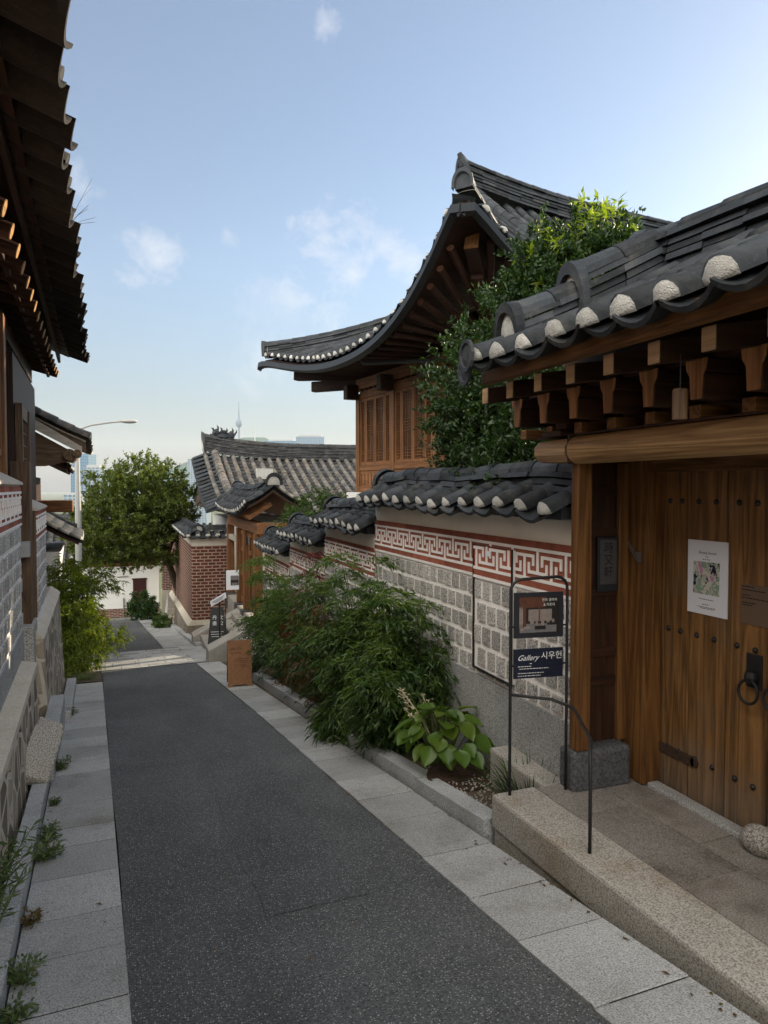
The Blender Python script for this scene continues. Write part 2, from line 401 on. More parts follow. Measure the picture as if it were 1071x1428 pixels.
m_plain('stem_green', (.09, .11, .04), .7, .2)
m_plain('flower_dry', (.46, .40, .27), .8, .2)
m_plain('flower_white', (.7, .7, .66), .8, .2)
m_plain('door_maroon', (.045, .012, .014), .6, .3)
m_leaf('leaf_ever', (.011, .031, .009), (.036, .070, .014), .24)
m_leaf('leaf_young_sunlit', (.14, .20, .025), (.22, .27, .04), .45)
m_leaf('leaf_nandina', (.026, .062, .013), (.072, .118, .019), .32)
m_leaf('leaf_nandina_deep', (.019, .052, .016), (.052, .092, .020), .30)
m_leaf('leaf_nandina_light', (.045, .100, .017), (.120, .170, .030), .36)
m_leaf('leaf_bronze', (.10, .075, .022), (.10, .045, .02), .3)
m_leaf('leaf_red', (.16, .02, .018), (.10, .03, .018), .35, tcol=(1.7, .8, .5))
m_leaf('leaf_bamboo', (.075, .12, .014), (.17, .20, .022), .40)
m_leaf('leaf_tree', (.050, .088, .018), (.130, .142, .027), .38)
m_leaf('leaf_hosta', (.058, .122, .013), (.108, .165, .020), .34, rough=.35)
m_leaf('leaf_grass', (.016, .045, .012), (.05, .09, .02), .25)
m_leaf('leaf_weed', (.045, .085, .025), (.11, .14, .05), .3)
m_brick('brick_front', (.150, .044, .032), (.095, .028, .022), (.36, .28, .22), 'x')
m_brick('brick_side', (.150, .044, .032), (.095, .028, .022), (.36, .28, .22), 'y')
m_brick('brick_far', (.15, .055, .04), (.10, .035, .03), (.42, .36, .30), 'x', .22, .07, .008)
m_rubble('rubble', (.30, .25, .19), (.50, .45, .38))
m_rubble('rubble_dark', (.16, .135, .105), (.20, .175, .14))
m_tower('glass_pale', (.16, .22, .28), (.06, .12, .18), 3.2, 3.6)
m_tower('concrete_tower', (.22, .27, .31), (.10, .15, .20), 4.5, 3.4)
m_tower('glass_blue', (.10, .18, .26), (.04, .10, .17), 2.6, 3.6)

# ------------------------------------------------------------------ text
def text_mesh(body, size, mat, parent, o, ux, uy, name='lettering', shear=0, align='LEFT'):
    """flat lettering at world point o, reading along ux, up along uy"""
    cu = bpy.data.curves.new('t', 'FONT'); cu.body = body; cu.size = size; cu.shear = shear; cu.align_x = align
    ob = bpy.data.objects.new('t', cu); col.objects.link(ob)
    dg = bpy.context.evaluated_depsgraph_get(); me = bpy.data.meshes.new_from_object(ob.evaluated_get(dg))
    bpy.data.objects.remove(ob); bpy.data.curves.remove(cu)
    ux, uy = Vector(ux).normalized(), Vector(uy).normalized()
    mb = MB(); o = Vector(o)
    mb.v = [o + ux * v.co.x + uy * v.co.y for v in me.vertices]; mb.f = [tuple(p.vertices) for p in me.polygons]
    return mb.build(name, mat, parent)
def quad_mesh(mb, o, ux, uy, x0, x1, y0, y1):
    o, ux, uy = Vector(o), Vector(ux).normalized(), Vector(uy).normalized()
    mb.addw([o + ux * x0 + uy * y0, o + ux * x1 + uy * y0, o + ux * x1 + uy * y1, o + ux * x0 + uy * y1], [(0, 1, 2, 3)])
def dashes(o, ux, uy, rows, mat, parent, name='small_print', h=.004):
    mb = MB()
    for x0, x1, y in rows:
        x = x0
        while x < x1:
            w = random.uniform(.006, .018); quad_mesh(mb, o, ux, uy, x, min(x + w, x1), y, y + h); x += w + .004
    return mb.build(name, mat, parent)

# ------------------------------------------------------------------ roofs
def slope_tiles(cc, cv, en, S, us, L, vr=None, r=.07, tl=.30, caps=True, sag=.05, F=W, drip=True, lift=.028, rag=0):
    """S(u, v): design-space point of the tile bed; rows at us; L: slope length"""
    vr = vr or (lambda u: (0.0, 1.0))
    def fr(u, v):
        e = 1e-3
        P = Vector(F(*S(u, v))); Tv = Vector(F(*S(u, v + e))) - P; Tu = Vector(F(*S(u + e, v))) - P
        Tv.normalize(); Tu = (Tu - Tv * Tu.dot(Tv)).normalized(); Nn = Tu.cross(Tv)
        if Nn.z < 0: Nn = -Nn
        return P, Tu, Tv, Nn
    us = list(us)
    for u in us:        # cover tiles
        v0, v1 = vr(u); n = max(1, round(L * (v1 - v0) / tl))
        if v1 - v0 < .03: continue
        jr = random.uniform(.94, 1.06)
        for k in range(n):
            va = v0 + (v1 - v0) * k / n; vb = v0 + (v1 - v0) * (k + 1.08) / n; vb = min(vb, v1 + .01)
            o = len(cv.v); jx = random.uniform(-.006, .006); jz = random.uniform(-.004, .006)
            for v, rr in ((va, r * 1.06 * jr), (vb, r * .92 * jr)):
                P, Tu, Tv, Nn = fr(u, v)
                for q in range(8):
                    a = PI * q / 7
                    cv.v.append(P + Tu * (rr * math.cos(a) + jx) + Nn * (rr * 1.05 * math.sin(a) + lift + jz))
            cv.f += [(o + q, o + q + 1, o + 8 + q + 1, o + 8 + q) for q in range(7)]
            cv.f.append(tuple(o + q for q in range(7, -1, -1)))
        if caps:
            P, Tu, Tv, Nn = fr(u, v0); o = len(en.v); rr = r * 1.0 * jr; b = random.uniform(.025, .05); seed = random.random() * 90
            base = P + Nn * lift
            for j, (ra, fo) in enumerate(((1.0, -.006), (.86, .4), (.55, .8), (.12, 1.0))):
                for q in range(9):
                    a = PI * q / 8; w = 1 + .14 * noise.noise(Vector((seed, q * .7, j * .9)))
                    en.v.append(base + Tu * rr * ra * w * math.cos(a) + Nn * (rr * 1.05 * ra * w * math.sin(a) - .3 * rr * (1 - ra) * 0) - Tv * b * fo)
            for j in range(3):
                en.f += [(o + j * 9 + q, o + j * 9 + q + 1, o + (j + 1) * 9 + q + 1, o + (j + 1) * 9 + q) for q in range(8)]
            en.f.append(tuple(o + 27 + q for q in range(9)))
            for j in range(3): en.f.append((o + j * 9, o + (j + 1) * 9, o + (j + 1) * 9 + 8, o + j * 9 + 8))
    for ua, ub in zip(us[:-1], us[1:]):     # pan tiles between them
        u = (ua + ub) / 2; w = abs(ub - ua) / 2 * 1.0; v0, v1 = vr(u)
        va_, vb_ = vr(ua); vc_, vd_ = vr(ub); v1 = max(v1, min(vb_, vd_)); n = max(1, round(L * (v1 - v0) / tl))
        if v1 - v0 < .03: continue
        for k in range(n):
            ext = (random.uniform(.035, .075) + random.uniform(-rag, rag)) / L if (k == 0 and drip) else 0
            va = v0 + (v1 - v0) * k / n - ext; vb = v0 + (v1 - v0) * (k + 1.1) / n; vb = min(vb, v1 + .01)
            o = len(cc.v); jz = random.uniform(-.003, .006)
            for v, up in ((va, .020 + jz), (vb, -.004), (va, -.004 + jz), (vb, -.022)):
                P, Tu, Tv, Nn = fr(u, v)
                for q in range(7):
                    t = -1 + q / 3
                    cc.v.append(P + Tu * w * t + Nn * (-sag * (1 - t * t) + up + .025))
            for q in range(6):
                cc.f.append((o + q, o + q + 1, o + 7 + q + 1, o + 7 + q))
                cc.f.append((o + q + 1, o + q, o + 14 + q, o + 15 + q))
                if k == 0: cc.f.append((o + 14 + q + 1, o + 14 + q, o + 21 + q, o + 22 + q))

def ridge(mb, en, pts, w=.26, layers=4, lh=.045, r=.075, F=W, jit=.012, tl=.30, cap0=True, cap1=False, dark_cap=False):
    """stack of flat tiles crowned by a run of half-round tiles along pts (design space, base of the stack)"""
    P = [Vector(F(*p)) for p in pts]
    D = [0]
    for a, b in zip(P[:-1], P[1:]): D.append(D[-1] + (b - a).length)
    tot = D[-1]
    def at(d):
        d = min(max(d, 0), tot)
        for i in range(len(P) - 1):
            if d <= D[i + 1] + 1e-9:
                t = (d - D[i]) / max(D[i + 1] - D[i], 1e-9); return P[i].lerp(P[i + 1], t), (P[i + 1] - P[i]).normalized()
        return P[-1], (P[-1] - P[-2]).normalized()
    for l in range(layers):
        n = max(1, round(tot / tl)); off = random.uniform(-.4, .4) / n
        ww = w * (1.0 if l % 2 == 0 else .9) * random.uniform(.95, 1.03)
        edges = [0] + [min(max((k + off) / n, 0), 1) for k in range(1, n)] + [1]
        for a, b in zip(edges[:-1], edges[1:]):
            if b - a < 1e-3: continue
            p, d = at(a * tot); q, d2 = at(b * tot); h = Vector((d.y, -d.x, 0)).normalized(); h2 = Vector((d2.y, -d2.x, 0)).normalized()
            sx = random.uniform(-jit, jit); z0 = l * lh + random.uniform(0, .006); z1 = l * lh + lh * .86 + random.uniform(-.004, .004)
            hw = ww / 2
            vs_ = []
            for pp, hh in ((p, h), (q, h2)):
                vs_ += [pp + hh * (-hw + sx) + Vector((0, 0, z0)), pp + hh * (hw + sx) + Vector((0, 0, z0)), pp + hh * (hw + sx - .012) + Vector((0, 0, z1)), pp + hh * (-hw + sx + .012) + Vector((0, 0, z1))]
            mb.addw(vs_, [(0, 1, 2, 3), (7, 6, 5, 4), (0, 4, 5, 1), (1, 5, 6, 2), (2, 6, 7, 3), (3, 7, 4, 0)])
    n = max(1, round(tot / (tl * 1.05)))
    for k in range(n):
        o = len(mb.v); jz = random.uniform(-.004, .004)
        for d0, rr in ((tot * k / n, r * 1.05), (min(tot, tot * (k + 1.06) / n), r * .95)):
            p, d = at(d0); h = Vector((d.y, -d.x, 0)).normalized(); up = h.cross(d)
            if up.z < 0: up = -up
            for q in range(8):
                a = PI * q / 7; mb.v.append(p + Vector((0, 0, layers * lh - .01)) + h * rr * math.cos(a) + up * (rr * math.sin(a) + jz))
        mb.f += [(o + q, o + q + 1, o + 9 + q, o + 8 + q) for q in range(7)]; mb.f.append(tuple(o + q for q in range(7, -1, -1))); mb.f.append(tuple(o + 8 + q for q in range(8)))
    H = layers * lh
    for use, dd in ((cap0, 0), (cap1, tot)):
        if not use: continue
        p, d = at(dd); sgn = -1 if dd == 0 else 1; h = Vector((d.y, -d.x, 0)).normalized()
        # arched end tile with a plaster filled hollow
        o = len(mb.v); n = 12; a_, b_ = w * .60, H + r * 1.25; f = d * sgn
        for t, k_ in ((0, 1.0), (.055, 1.06), (.055, .82), (.02, .76)):
            for k in range(n + 1):
                q = PI * k / n; mb.v.append(p + f * (t + .10 * b_ * math.sin(q) * (t > .01)) + h * a_ * k_ * math.cos(q) + Vector((0, 0, b_ * k_ * math.sin(q) ** .8 - .012)))
        if dark_cap: mb.f.append(tuple(o + 3 * (n + 1) + k for k in range(n + 1)))
        for j in range(3): mb.f += [(o + j * (n + 1) + k, o + j * (n + 1) + k + 1, o + (j + 1) * (n + 1) + k + 1, o + (j + 1) * (n + 1) + k) for k in range(n)]
        o = len(en.v)
        for t, k_ in (((-.08, .9), (-.06, .7), (-.05, .3)) if dark_cap else ((.022, .78), (.040, .55), (.045, .2))):
            for k in range(n + 1):
                q = PI * k / n; en.v.append(p + f * (t + .07 * b_ * math.sin(q)) + h * a_ * k_ * math.cos(q) * (1 + .06 * math.sin(k * 5.1 + tot)) + Vector((0, 0, b_ * k_ * math.sin(q) ** .8 - .006)))
        for j in range(2): en.f += [(o + j * (n + 1) + k, o + j * (n + 1) + k + 1, o + (j + 1) * (n + 1) + k + 1, o + (j + 1) * (n + 1) + k) for k in range(n)]
        en.f.append(tuple(o + 2 * (n + 1) + k for k in range(n + 1)))
def frange(a, b, step):
    n = max(1, round((b - a) / step)); return [a + (b - a) * i / n for i in range(n + 1)]
def sheet(mb, S, us, vs_, off0, off1):
    """solid deck under a tile bed: S offset vertically"""
    n, m = len(us), len(vs_); o = len(mb.v)
    for off in (off0, off1):
        for u in us:
            for v in vs_:
                p = S(u, v); mb.v.append(mb.F(p[0], p[1], p[2] + off))
    for i in range(n - 1):
        for j in range(m - 1):
            a = o + i * m + j; mb.f.append((a, a + 1, a + m + 1, a + m)); b = a + n * m; mb.f.append((b, b + m, b + m + 1, b + 1))
    for j in range(m - 1):
        for i in (0, n - 1):
            a = o + i * m + j; mb.f.append((a, a + 1, a + 1 + n * m, a + n * m))
    for i in range(n - 1):
        for j in (0, m - 1):
            a = o + i * m + j; mb.f.append((a, a + m, a + m + n * m, a + n * m))

def gable_roof(root, F, xa, xb, xr, y0, y1, za, zb, zr, pitch=.30, lift=(.1, .1), tile='roof_tile', cover=None, layers=4, deck='dark_wood_y', r=.07, concave=.25, rw=.26, verge=True, nv=6, vw=(0, 1), sag=.05, lh=.045, sides=(0, 1), deck_off=(-.03, -.10)):
    """gable roof: eaves at x = xa and x = xb, ridge at xr running along y"""
    yc, yh = (y0 + y1) / 2, (y1 - y0) / 2
    def lf(y): t = (y - yc) / yh; return (lift[0] if t < 0 else lift[1]) * abs(t) ** 2.6
    def mk(xe, ze):
        def S(u, v): return (xe + (xr - xe) * v, u, ze + (zr - ze) * ((1 - concave) * v + concave * v * v) + lf(u) * (1 - v * .6))
        return S
    cc, cv, en, rg, dk = MB(F), MB(F), MB(F), MB(F), MB(F)
    rows = frange(y0 + .06, y1 - .06, pitch)
    for i, (xe, ze) in enumerate(((xa, za), (xb, zb))):
        if i not in sides: continue
        S = mk(xe, ze); L = math.hypot(xr - xe, zr - ze)
        slope_tiles(cc, cv, en, S, rows, L, r=r, F=F, sag=sag)
        ins = .05 / L
        S2 = lambda u, v, S=S: S(u, ins + v * (1 - ins))
        sheet(dk, S2, frange(y0 + .07, y1 - .07, .5), [k / nv for k in range(nv + 1)], *deck_off)
        if verge:
            for yy, w in ((y0 + .09, vw[0]), (y1 - .09, vw[1])):
                if not w: continue
                pts = [S(yy, v) for v in (.12, .35, .6, .82)]; pts = [(p[0], p[1], p[2] + .06) for p in pts]
                ridge(rg, en, pts, w=.22, layers=2, lh=.04, r=r * .95, F=F)
    S = mk(xa, za)
    pts = [(xr, y, S(y, 1)[2] - .03 + .35 * lf(y)) for y in frange(y0 + .05, y1 - .05, .5)]
    ridge(rg, en, pts, w=rw, layers=layers, lh=lh, r=r * 1.05, F=F, cap0=True, cap1=True)
    ro = cc.build('roof', tile, root)
    dk.build('eave_boards', deck, ro); cv.build('cover_tiles', cover or tile, ro, smooth=True); en.build('tile_end_plaster', 'end_plaster', ro, smooth=True); rg.build('ridge', tile, ro)
    return ro, mk

# ------------------------------------------------------------------ foliage
def leaf_mesh(name, mat, parent, P, D, L, Wd, up=None, fold=.25, kind=None, droop=.0):
    """P base points (n,3) world, D directions (n,3), one folded diamond leaf each"""
    P = np.asarray(P, float); D = np.asarray(D, float); n = len(P)
    D = D / (np.linalg.norm(D, axis=1, keepdims=True) + 1e-9)
    if up is None:
        up = rng.normal(size=(n, 3)) * .8 + [0, 0, .9]
    S = np.cross(D, up); S /= (np.linalg.norm(S, axis=1, keepdims=True) + 1e-9); Nn = np.cross(S, D)
    L = np.broadcast_to(L, (n,))[:, None]; Wd = np.broadcast_to(Wd, (n,))[:, None]
    mid = P + D * L * .45 - np.array([0, 0, 1]) * droop * L * .2
    tip = P + D * L - np.array([0, 0, 1]) * droop * L
    V = np.stack([P, mid + S * Wd * .5 + Nn * fold * Wd, tip, mid - S * Wd * .5 + Nn * fold * Wd], 1).reshape(-1, 3)
    M = ROOT.get(parent.name) if parent else None
    if M is not None:
        inv = np.array(M.inverted()); V = V @ inv[:3, :3].T + inv[:3, 3]
    idx = np.arange(n) * 4
    F_ = np.stack([idx, idx + 1, idx + 2, idx, idx + 2, idx + 3], 1).reshape(-1)
    me = bpy.data.meshes.new(name); me.vertices.add(n * 4); me.vertices.foreach_set('co', V.astype(np.float32).ravel())
    me.loops.add(n * 6); me.loops.foreach_set('vertex_index', F_.astype(np.int32)); me.polygons.add(n * 2)
    me.polygons.foreach_set('loop_start', (np.arange(n * 2) * 3).astype(np.int32)); me.polygons.foreach_set('loop_total', np.full(n * 2, 3, np.int32))
    me.update(); me.validate(); me.materials.append(MATS[mat])
    o = bpy.data.objects.new(name, me); col.objects.link(o)
    if parent: o.parent = parent; ROOT[o.name] = M
    if kind: o['kind'] = kind
    return o
def unit(n):
    v = rng.normal(size=(n, 3)); return v / np.linalg.norm(v, axis=1, keepdims=True)
def clumps(blobs, nclump, nleaf, twig=.22, shell=.55, flat=.0):
    """leaf points and directions: twigs spread through ellipsoids, leaves along each twig"""
    P, D = [], []; w = np.array([b[1][0] * b[1][1] * b[1][2] for b in blobs]) ** .7; w /= w.sum()
    for b, k in zip(blobs, rng.multinomial(nclump, w)):
        c, r = np.array(b[0], float), np.array(b[1], float)
        u = unit(k); q = (shell + (1 - shell) * rng.random(k) ** .6)[:, None]
        wob = 1 + .45 * np.array([noise.noise(Vector(x * 2.1 + c)) for x in u])[:, None]
        base = c + u * r * q * wob
        td = u * .8 + rng.normal(size=(k, 3)) * .55 + [0, 0, .25]; td /= np.linalg.norm(td, axis=1, keepdims=True)
        for i in range(k):
            t = rng.random(nleaf); ll = twig * rng.uniform(.6, 1.4)
            pp = base[i] + td[i] * (t * ll)[:, None] + rng.normal(size=(nleaf, 3)) * .012
            dd = td[i] * .7 + unit(nleaf) * .9
            P.append(pp); D.append(dd)
    return np.concatenate(P), np.concatenate(D)
def limb(mb, a, b, r0, r1, bend=.15, n=6, seed=0):
    a, b = Vector(a), Vector(b); L = (b - a).length; pts = []; rs = []
    for i in range(n + 1):
        t = i / n; o = Vector((noise.noise(Vector((t * 2, seed, 0))), noise.noise(Vector((t * 2, seed, 5))), 0)) * L * bend * math.sin(PI * t)
        pts.append(a.lerp(b, t) + o); rs.append(r0 + (r1 - r0) * t)
    mb.tube(pts, rs, 7); return pts

# ================================================================== SETTING
def build_ground():
    mb = MB(RF)     # hillside sheet, then the plain of the city
    ss = [-40, -20, -8, 0, 4, 8, 12, 16, 20, 26, 33, 38, 60, 120, 250, 500, 1000, 3000, 12000]
    ps = [-9000, -3000, -600, -120, -40, -14, -6, -2, 0, 2, 4, 8, 16, 50, 140, 600, 3000, 9000]
    def z(s):
        if s < 38: return gz(s) - .05
        t = min(1, (s - 38) / 400); return gz(38) - .05 - 62 * (1 - (1 - t) ** 1.6)
    o = 0
    for s in ss:
        for p in ps: mb.v.append(RF(p, s, z(s)))
    n = len(ps)
    for i in range(len(ss) - 1):
        for j in range(n - 1): mb.f.append((i * n + j, i * n + j + 1, (i + 1) * n + j + 1, (i + 1) * n + j))
    mb.build('ground', 'terrain', kind='structure')
    def strip(name, mat, edges, dz=.004, sub=.5, kind='structure', wav=.0):
        mb = MB(RF)
        for (s, a, b) in edges:
            for k in range(9):
                p = a + (b - a) * k / 8
                mb.v.append(RF(p, s, gz(s) + dz + wav * noise.noise(Vector((p * .9, s * .5, 1)))))
        for i in range(len(edges) - 1):
            for k in range(8): mb.f.append((i * 9 + k, i * 9 + k + 1, i * 9 + 10 + k, i * 9 + 9 + k))
        return mb.build(name, mat, kind=kind, smooth=True)
    E_ = []
    for s in frange(-4, 13.72, .4):
        E_.append((s, .112 + .006 * math.sin(s * 1.7), 1.66 + .0135 * max(0, min(s, 8.5)) - .03 + .006 * math.sin(s * 2.3)))
    strip('road', 'asphalt', E_, wav=.008)
    strip('road_patch', 'asphalt_patch', [(s, .78 + .03 * math.sin(s * 1.3) + .012 * math.sin(s * 9), 1.30 + .03 * math.sin(s * 1.1 + 1) + .012 * math.sin(s * 8)) for s in frange(3.3, 12.6, .12)], dz=.0075, wav=.008)
    strip('lower_road', 'asphalt', [(s, -.06 + .035 * (s - 17), 1.44 + .012 * (s - 17)) for s in frange(16.95, 32.4, .8)], wav=.006)
    # paving slabs (one sheet of slabs per pavement, each slab its own loose block)
    def slabs(name, p0, p1, s0, s1, lens, top=.012, mat='granite_paving', thick=.12, skew=0):
        mb = MB(RF); s = s0
        while s < s1:
            l = min(random.uniform(*lens), s1 - s); g = .005
            a, b = (p0(s + l / 2), p1(s + l / 2)); dz = random.uniform(-.002, .002)
            q = [(a, s + g), (b, s + g + skew), (b, s + l - g + skew), (a, s + l - g)]
            mb.hexa([(x, y, gz(y) + top - thick) for x, y in q], [(x, y, gz(y) + top + dz) for x, y in q]); s += l
        return mb.build(name, mat, kind='structure', bevel=.0015)
    slabs('pavement', lambda s: -.325 - .003 * s, lambda s: .108, -3, 12.25, (.34, .62))
    slabs('pavement_by_gate', lambda s: 1.66 + .0135 * max(0, min(s, 8.5)) - .025, lambda s: 2.10 + .006 * max(s, 0), -3, 13.6, (.42, .66))
    mb = MB(RF)
    for k in range(9):
        a = 13.75 + k * .355; x = -.4 - random.random() * .3
        while x < 1.75:
            w = random.uniform(.4, .62)
            mb.hexa([(x, a, gz(a) - .1), (x + w - .008, a, gz(a) - .1), (x + w - .008, a + .347, gz(a + .347) - .1), (x, a + .347, gz(a + .347) - .1)],
                    [(x, a, gz(a) + .013), (x + w - .008, a, gz(a) + .013), (x + w - .008, a + .347, gz(a + .347) + .013), (x, a + .347, gz(a + .347) + .013)]); x += w
    mb.build('stone_paving', 'granite_paving', kind='structure', bevel=.002)
    for nm, a, b, s0_, s1_ in (('pavement_bed', -.335, .104, -3, 12.25), ('pavement_bed', 1.735, 2.1, -3, 13.6), ('pavement_bed', -.4, 2.4, 13.7, 16.95), ('pavement_bed', 1.8, 2.45, 16.95, 31)):
        strip(nm, 'joint_dirt', [(s, a, b) for s in frange(s0_, s1_, .5)], dz=.0085)
    slabs('lower_pavement', lambda s: 1.78 if s < 17 else 1.46 + .012 * (s - 17), lambda s: 2.45, 13.7, 31.5, (.5, .8), top=.016)
    # kerbs
    slabs('kerb', lambda s: -.435 - .004 * s, lambda s: -.335 - .003 * s, -3, 6.3, (.9, 1.3), top=.10, mat='granite_kerb', thick=.3)
    slabs('kerb_by_bed', lambda s: 2.135 + .017 * (s - 3.7), lambda s: 2.275 + .017 * (s - 3.7), 3.69, 13.2, (.9, 1.25), top=.105, mat='granite_kerb', thick=.3)
    slabs('kerb_by_wall', lambda s: 2.14 + .02 * (s - 17), lambda s: 2.30 + .02 * (s - 17), 16.8, 25.5, (.9, 1.3), top=.09, mat='granite_kerb', thick=.3)
    # dirt seams and planting bed
    strip('dirt_strip', 'soil', [(s, 2.02, 2.4) for s in frange(3.7, 16, .6)], dz=-.02)
    strip('dirt_verge', 'soil', [(s, -3.2, .10 if s < 13.8 else -.1) for s in frange(12.27, 17.5, .5)], dz=.015, wav=.06)
    strip('planting_bed', 'soil', [(s, 2.2 + .017 * (s - 3.7), 3.9) for s in frange(3.62, 15.2, .3)], dz=.075, wav=.05)
    # courtyard level behind the right-hand wall
    mb = MB(); mb.add([(2.85, 4.2, .75), (14, 4.2, .75), (14, 14.5, .55), (2.85, 14.5, -.3), (2.85, 4.2, -2.2), (14, 4.2, -2.2), (14, 14.5, -2.2), (2.85, 14.5, -2.2)],
                     [(0, 1, 2, 3), (0, 4, 5, 1), (1, 5, 6, 2), (2, 6, 7, 3), (3, 7, 4, 0)])
    mb.build('courtyard_ground', 'soil', kind='structure')
build_ground()

# ================================================================== RIGHT: courtyard wall in four falling sections
def meander(red, white, X, y0, y1, zb, zt, ph=0, face=-1, clip=9):
    """red brick band with a raised white key pattern on the plane x = X facing -x"""
    zr = [(zb, zb + .046), (zt - .046, zt)]; d = face
    for a, b in zr:
        y = y0
        while y < y1 and b <= clip:
            l = min(random.uniform(.30, .42), y1 - y); red.box(min(X, X + d * .012), max(X, X + d * .012), y + .002, y + l - .002, a, b); y += l
    f0, f1 = zb + .046, zt - .046
    red.box(min(X, X + d * .008), max(X, X + d * .008), y0, y1, f0, min(f1, clip))
    def wb(ya, yb, za, zc):
        ya, yb = max(ya, y0), min(yb, y1); zc = min(zc, clip)
        if yb > ya and zc > za: white.box(min(X + d * .006, X + d * .016), max(X + d * .006, X + d * .016), ya, yb, za, zc)
    w = .021; wb(y0, y1, f0, f0 + w); wb(y0, y1, f1 - w, f1); wb(y0, y1, zb - .022, zb - .001)
    i0, i1 = f0 + w, f1 - w; H = i1 - i0; st = .168
    k0 = math.ceil((y0 - .1) / st); k1 = math.floor((y1 + .1) / st)
    for k in range(k0, k1 + 1):
        y = k * st; hb = .122
        if k % 2 == 0:
            bt = i1 - .026; wb(y - w / 2, y + w / 2, i0, bt - w); wb(y - hb, y + hb, bt - w, bt)
            for e in (-1, 1): wb(y + e * hb - (w if e > 0 else 0), y + e * hb + (0 if e > 0 else w), bt - w - .056, bt - w)
        else:
            bb = i0 + .026; wb(y - w / 2, y + w / 2, bb + w, i1); wb(y - hb, y + hb, bb, bb + w)
            for e in (-1, 1): wb(y + e * hb - (w if e > 0 else 0), y + e * hb + (0 if e > 0 else w), bb + w, bb + w + .056)
def courses(blk, X, y0, y1, z0, z1, rows, face=-1, bw=.155, mj=.033, proud=.011, phase=0):
    pz = (z1 - z0) / rows
    for r_ in range(rows):
        za = z0 + r_ * pz + mj / 2; zc = za + pz - mj; y = math.floor(y0 / bw) * bw - (bw / 2 if (r_ + phase) % 2 else 0)
        while y < y1:
            w = bw + random.uniform(-.008, .008); a, b = max(y + mj / 2, y0 + .01), min(y + bw - mj / 2, y1 - .01)
            if b - a > .03:
                p = proud + random.uniform(-.003, .005); j = lambda: random.uniform(-.004, .004)
                x0, x1 = X - face * .01, X + face * p
                blk.add([(x0, a, za), (x0, b, za), (x0, b, zc), (x0, a, zc), (x1, a + .006 + j(), za + .006 + j()), (x1, b - .006 + j(), za + .006 + j()), (x1, b - .006 + j(), zc - .006 + j()), (x1, a + .006 + j(), zc - .006 + j())],
                        [(4, 5, 6, 7) if face > 0 else (7, 6, 5, 4), (0, 1, 5, 4), (1, 2, 6, 5), (2, 3, 7, 6), (3, 0, 4, 7)])
            y += bw
WX = 2.6
def wall_section(y0, y1, dz, label, hole=None):
    zg = gzw(WX, y1) - .3
    t = thing('courtyard_wall', label, 'wall', (WX, (y0 + y1) / 2, zg), 0, 'falling sections of the courtyard wall')
    core = MB(); core.box(WX, WX + .30, y0, y1, zg, 1.50 + dz); w = core.build('wall', 'plaster_cream', t)
    pl = MB(); a = y0
    while a < y1 - .01:
        b = min(a + random.uniform(.95, 1.3), y1); pl.box(WX - .022, WX + .004, a + .002, b - .002, zg, .172 + dz); a = b
    pl.build('plinth', 'granite_plinth', w, bevel=.003)
    red, wh, bk = MB(), MB(), MB()
    wh.box(WX - .003, WX + .002, y0, y1, .172 + dz, .965 + dz)
    courses(bk, WX - .003, y0, y1, .172 + dz, .945 + dz, 5)
    meander(red, wh, WX - .001, y0, y1, .968 + dz, 1.286 + dz)
    red.build('brick_band', 'red_strip', w); wh.build('mortar_pattern', 'mortar_line', w); bk.build('stone_blocks', 'granite_block', w)
    # tiled coping
    xr = WX + .15
    cc, cv, en, rg = MB(), MB(), MB(), MB()
    rows = frange(y0 + .02, y1 - .06, .278)
    wob = lambda u: .012 * math.sin(u * 3.1) + .008 * math.sin(u * 7.7)
    for xe in (WX - .19, WX + .49):
        S = lambda u, v, xe=xe: (xe + (xr - xe) * v, u, 1.485 + dz + wob(u) + .155 * v)
        slope_tiles(cc, cv, en, S, rows, .37, r=.07, tl=.2, sag=.055)
    cc.box(WX - .10, WX + .40, y0, y1, 1.45 + dz, 1.53 + dz)
    ridge(rg, en, [(xr, y, 1.625 + dz + wob(y)) for y in frange(y0, y1 - .03, .4)], w=.30, layers=3, lh=.045, r=.085, jit=.022, cap0=False, cap1=True)
    c = cc.build('coping', 'roof_tile', t); cv.build('cover_tiles', 'roof_tile', c, smooth=True); en.build('tile_end_plaster', 'end_plaster', c, smooth=True); rg.build('ridge', 'roof_tile', c)
    return t
wall_section(3.79, 7.62, 0, 'highest wall section nearest the big wooden gate, with meter door and red key-pattern band')
wall_section(7.623, 9.84, -.322, 'second wall section from the big gate, one step lower beside the bushes')
wall_section(9.843, 12.2, -.645, 'third wall section from the big gate, two steps lower behind the bushes')
wall_section(12.203, 14.6, -.99, 'lowest wall section, butting against the small orange gate down the lane')

t = thing('meter_cabinet', 'flush meter cabinet door disguised with the wall pattern, thin dark frame', 'cabinet', (WX - .02, 4.8, .24))
c = MB(); c.box(WX - .034, WX + .001, 4.50, 5.09, .235, 1.20); d = c.build('door_panel', 'mortar_line', t)
fr = MB()
for a in ((4.49, 4.497), (5.088, 5.103)): fr.box(WX - .048, WX - .034, a[0], a[1], .225, 1.21)
fr.box(WX - .048, WX - .034, 4.498, 5.087, .225, .24); fr.box(WX - .042, WX - .034, 4.498, 5.087, 1.20, 1.207); fr.build('frame', 'iron', t)
red, wh, bk = MB(), MB(), MB()
courses(bk, WX - .034, 4.50, 5.087, .25, .945, 4, phase=1); meander(red, wh, WX - .034, 4.50, 5.087, .968, 1.286, clip=1.199)
bk.build('stone_blocks', 'granite_block', d); red.build('brick_band', 'red_strip', d); wh.build('mortar_pattern', 'mortar_line', d)
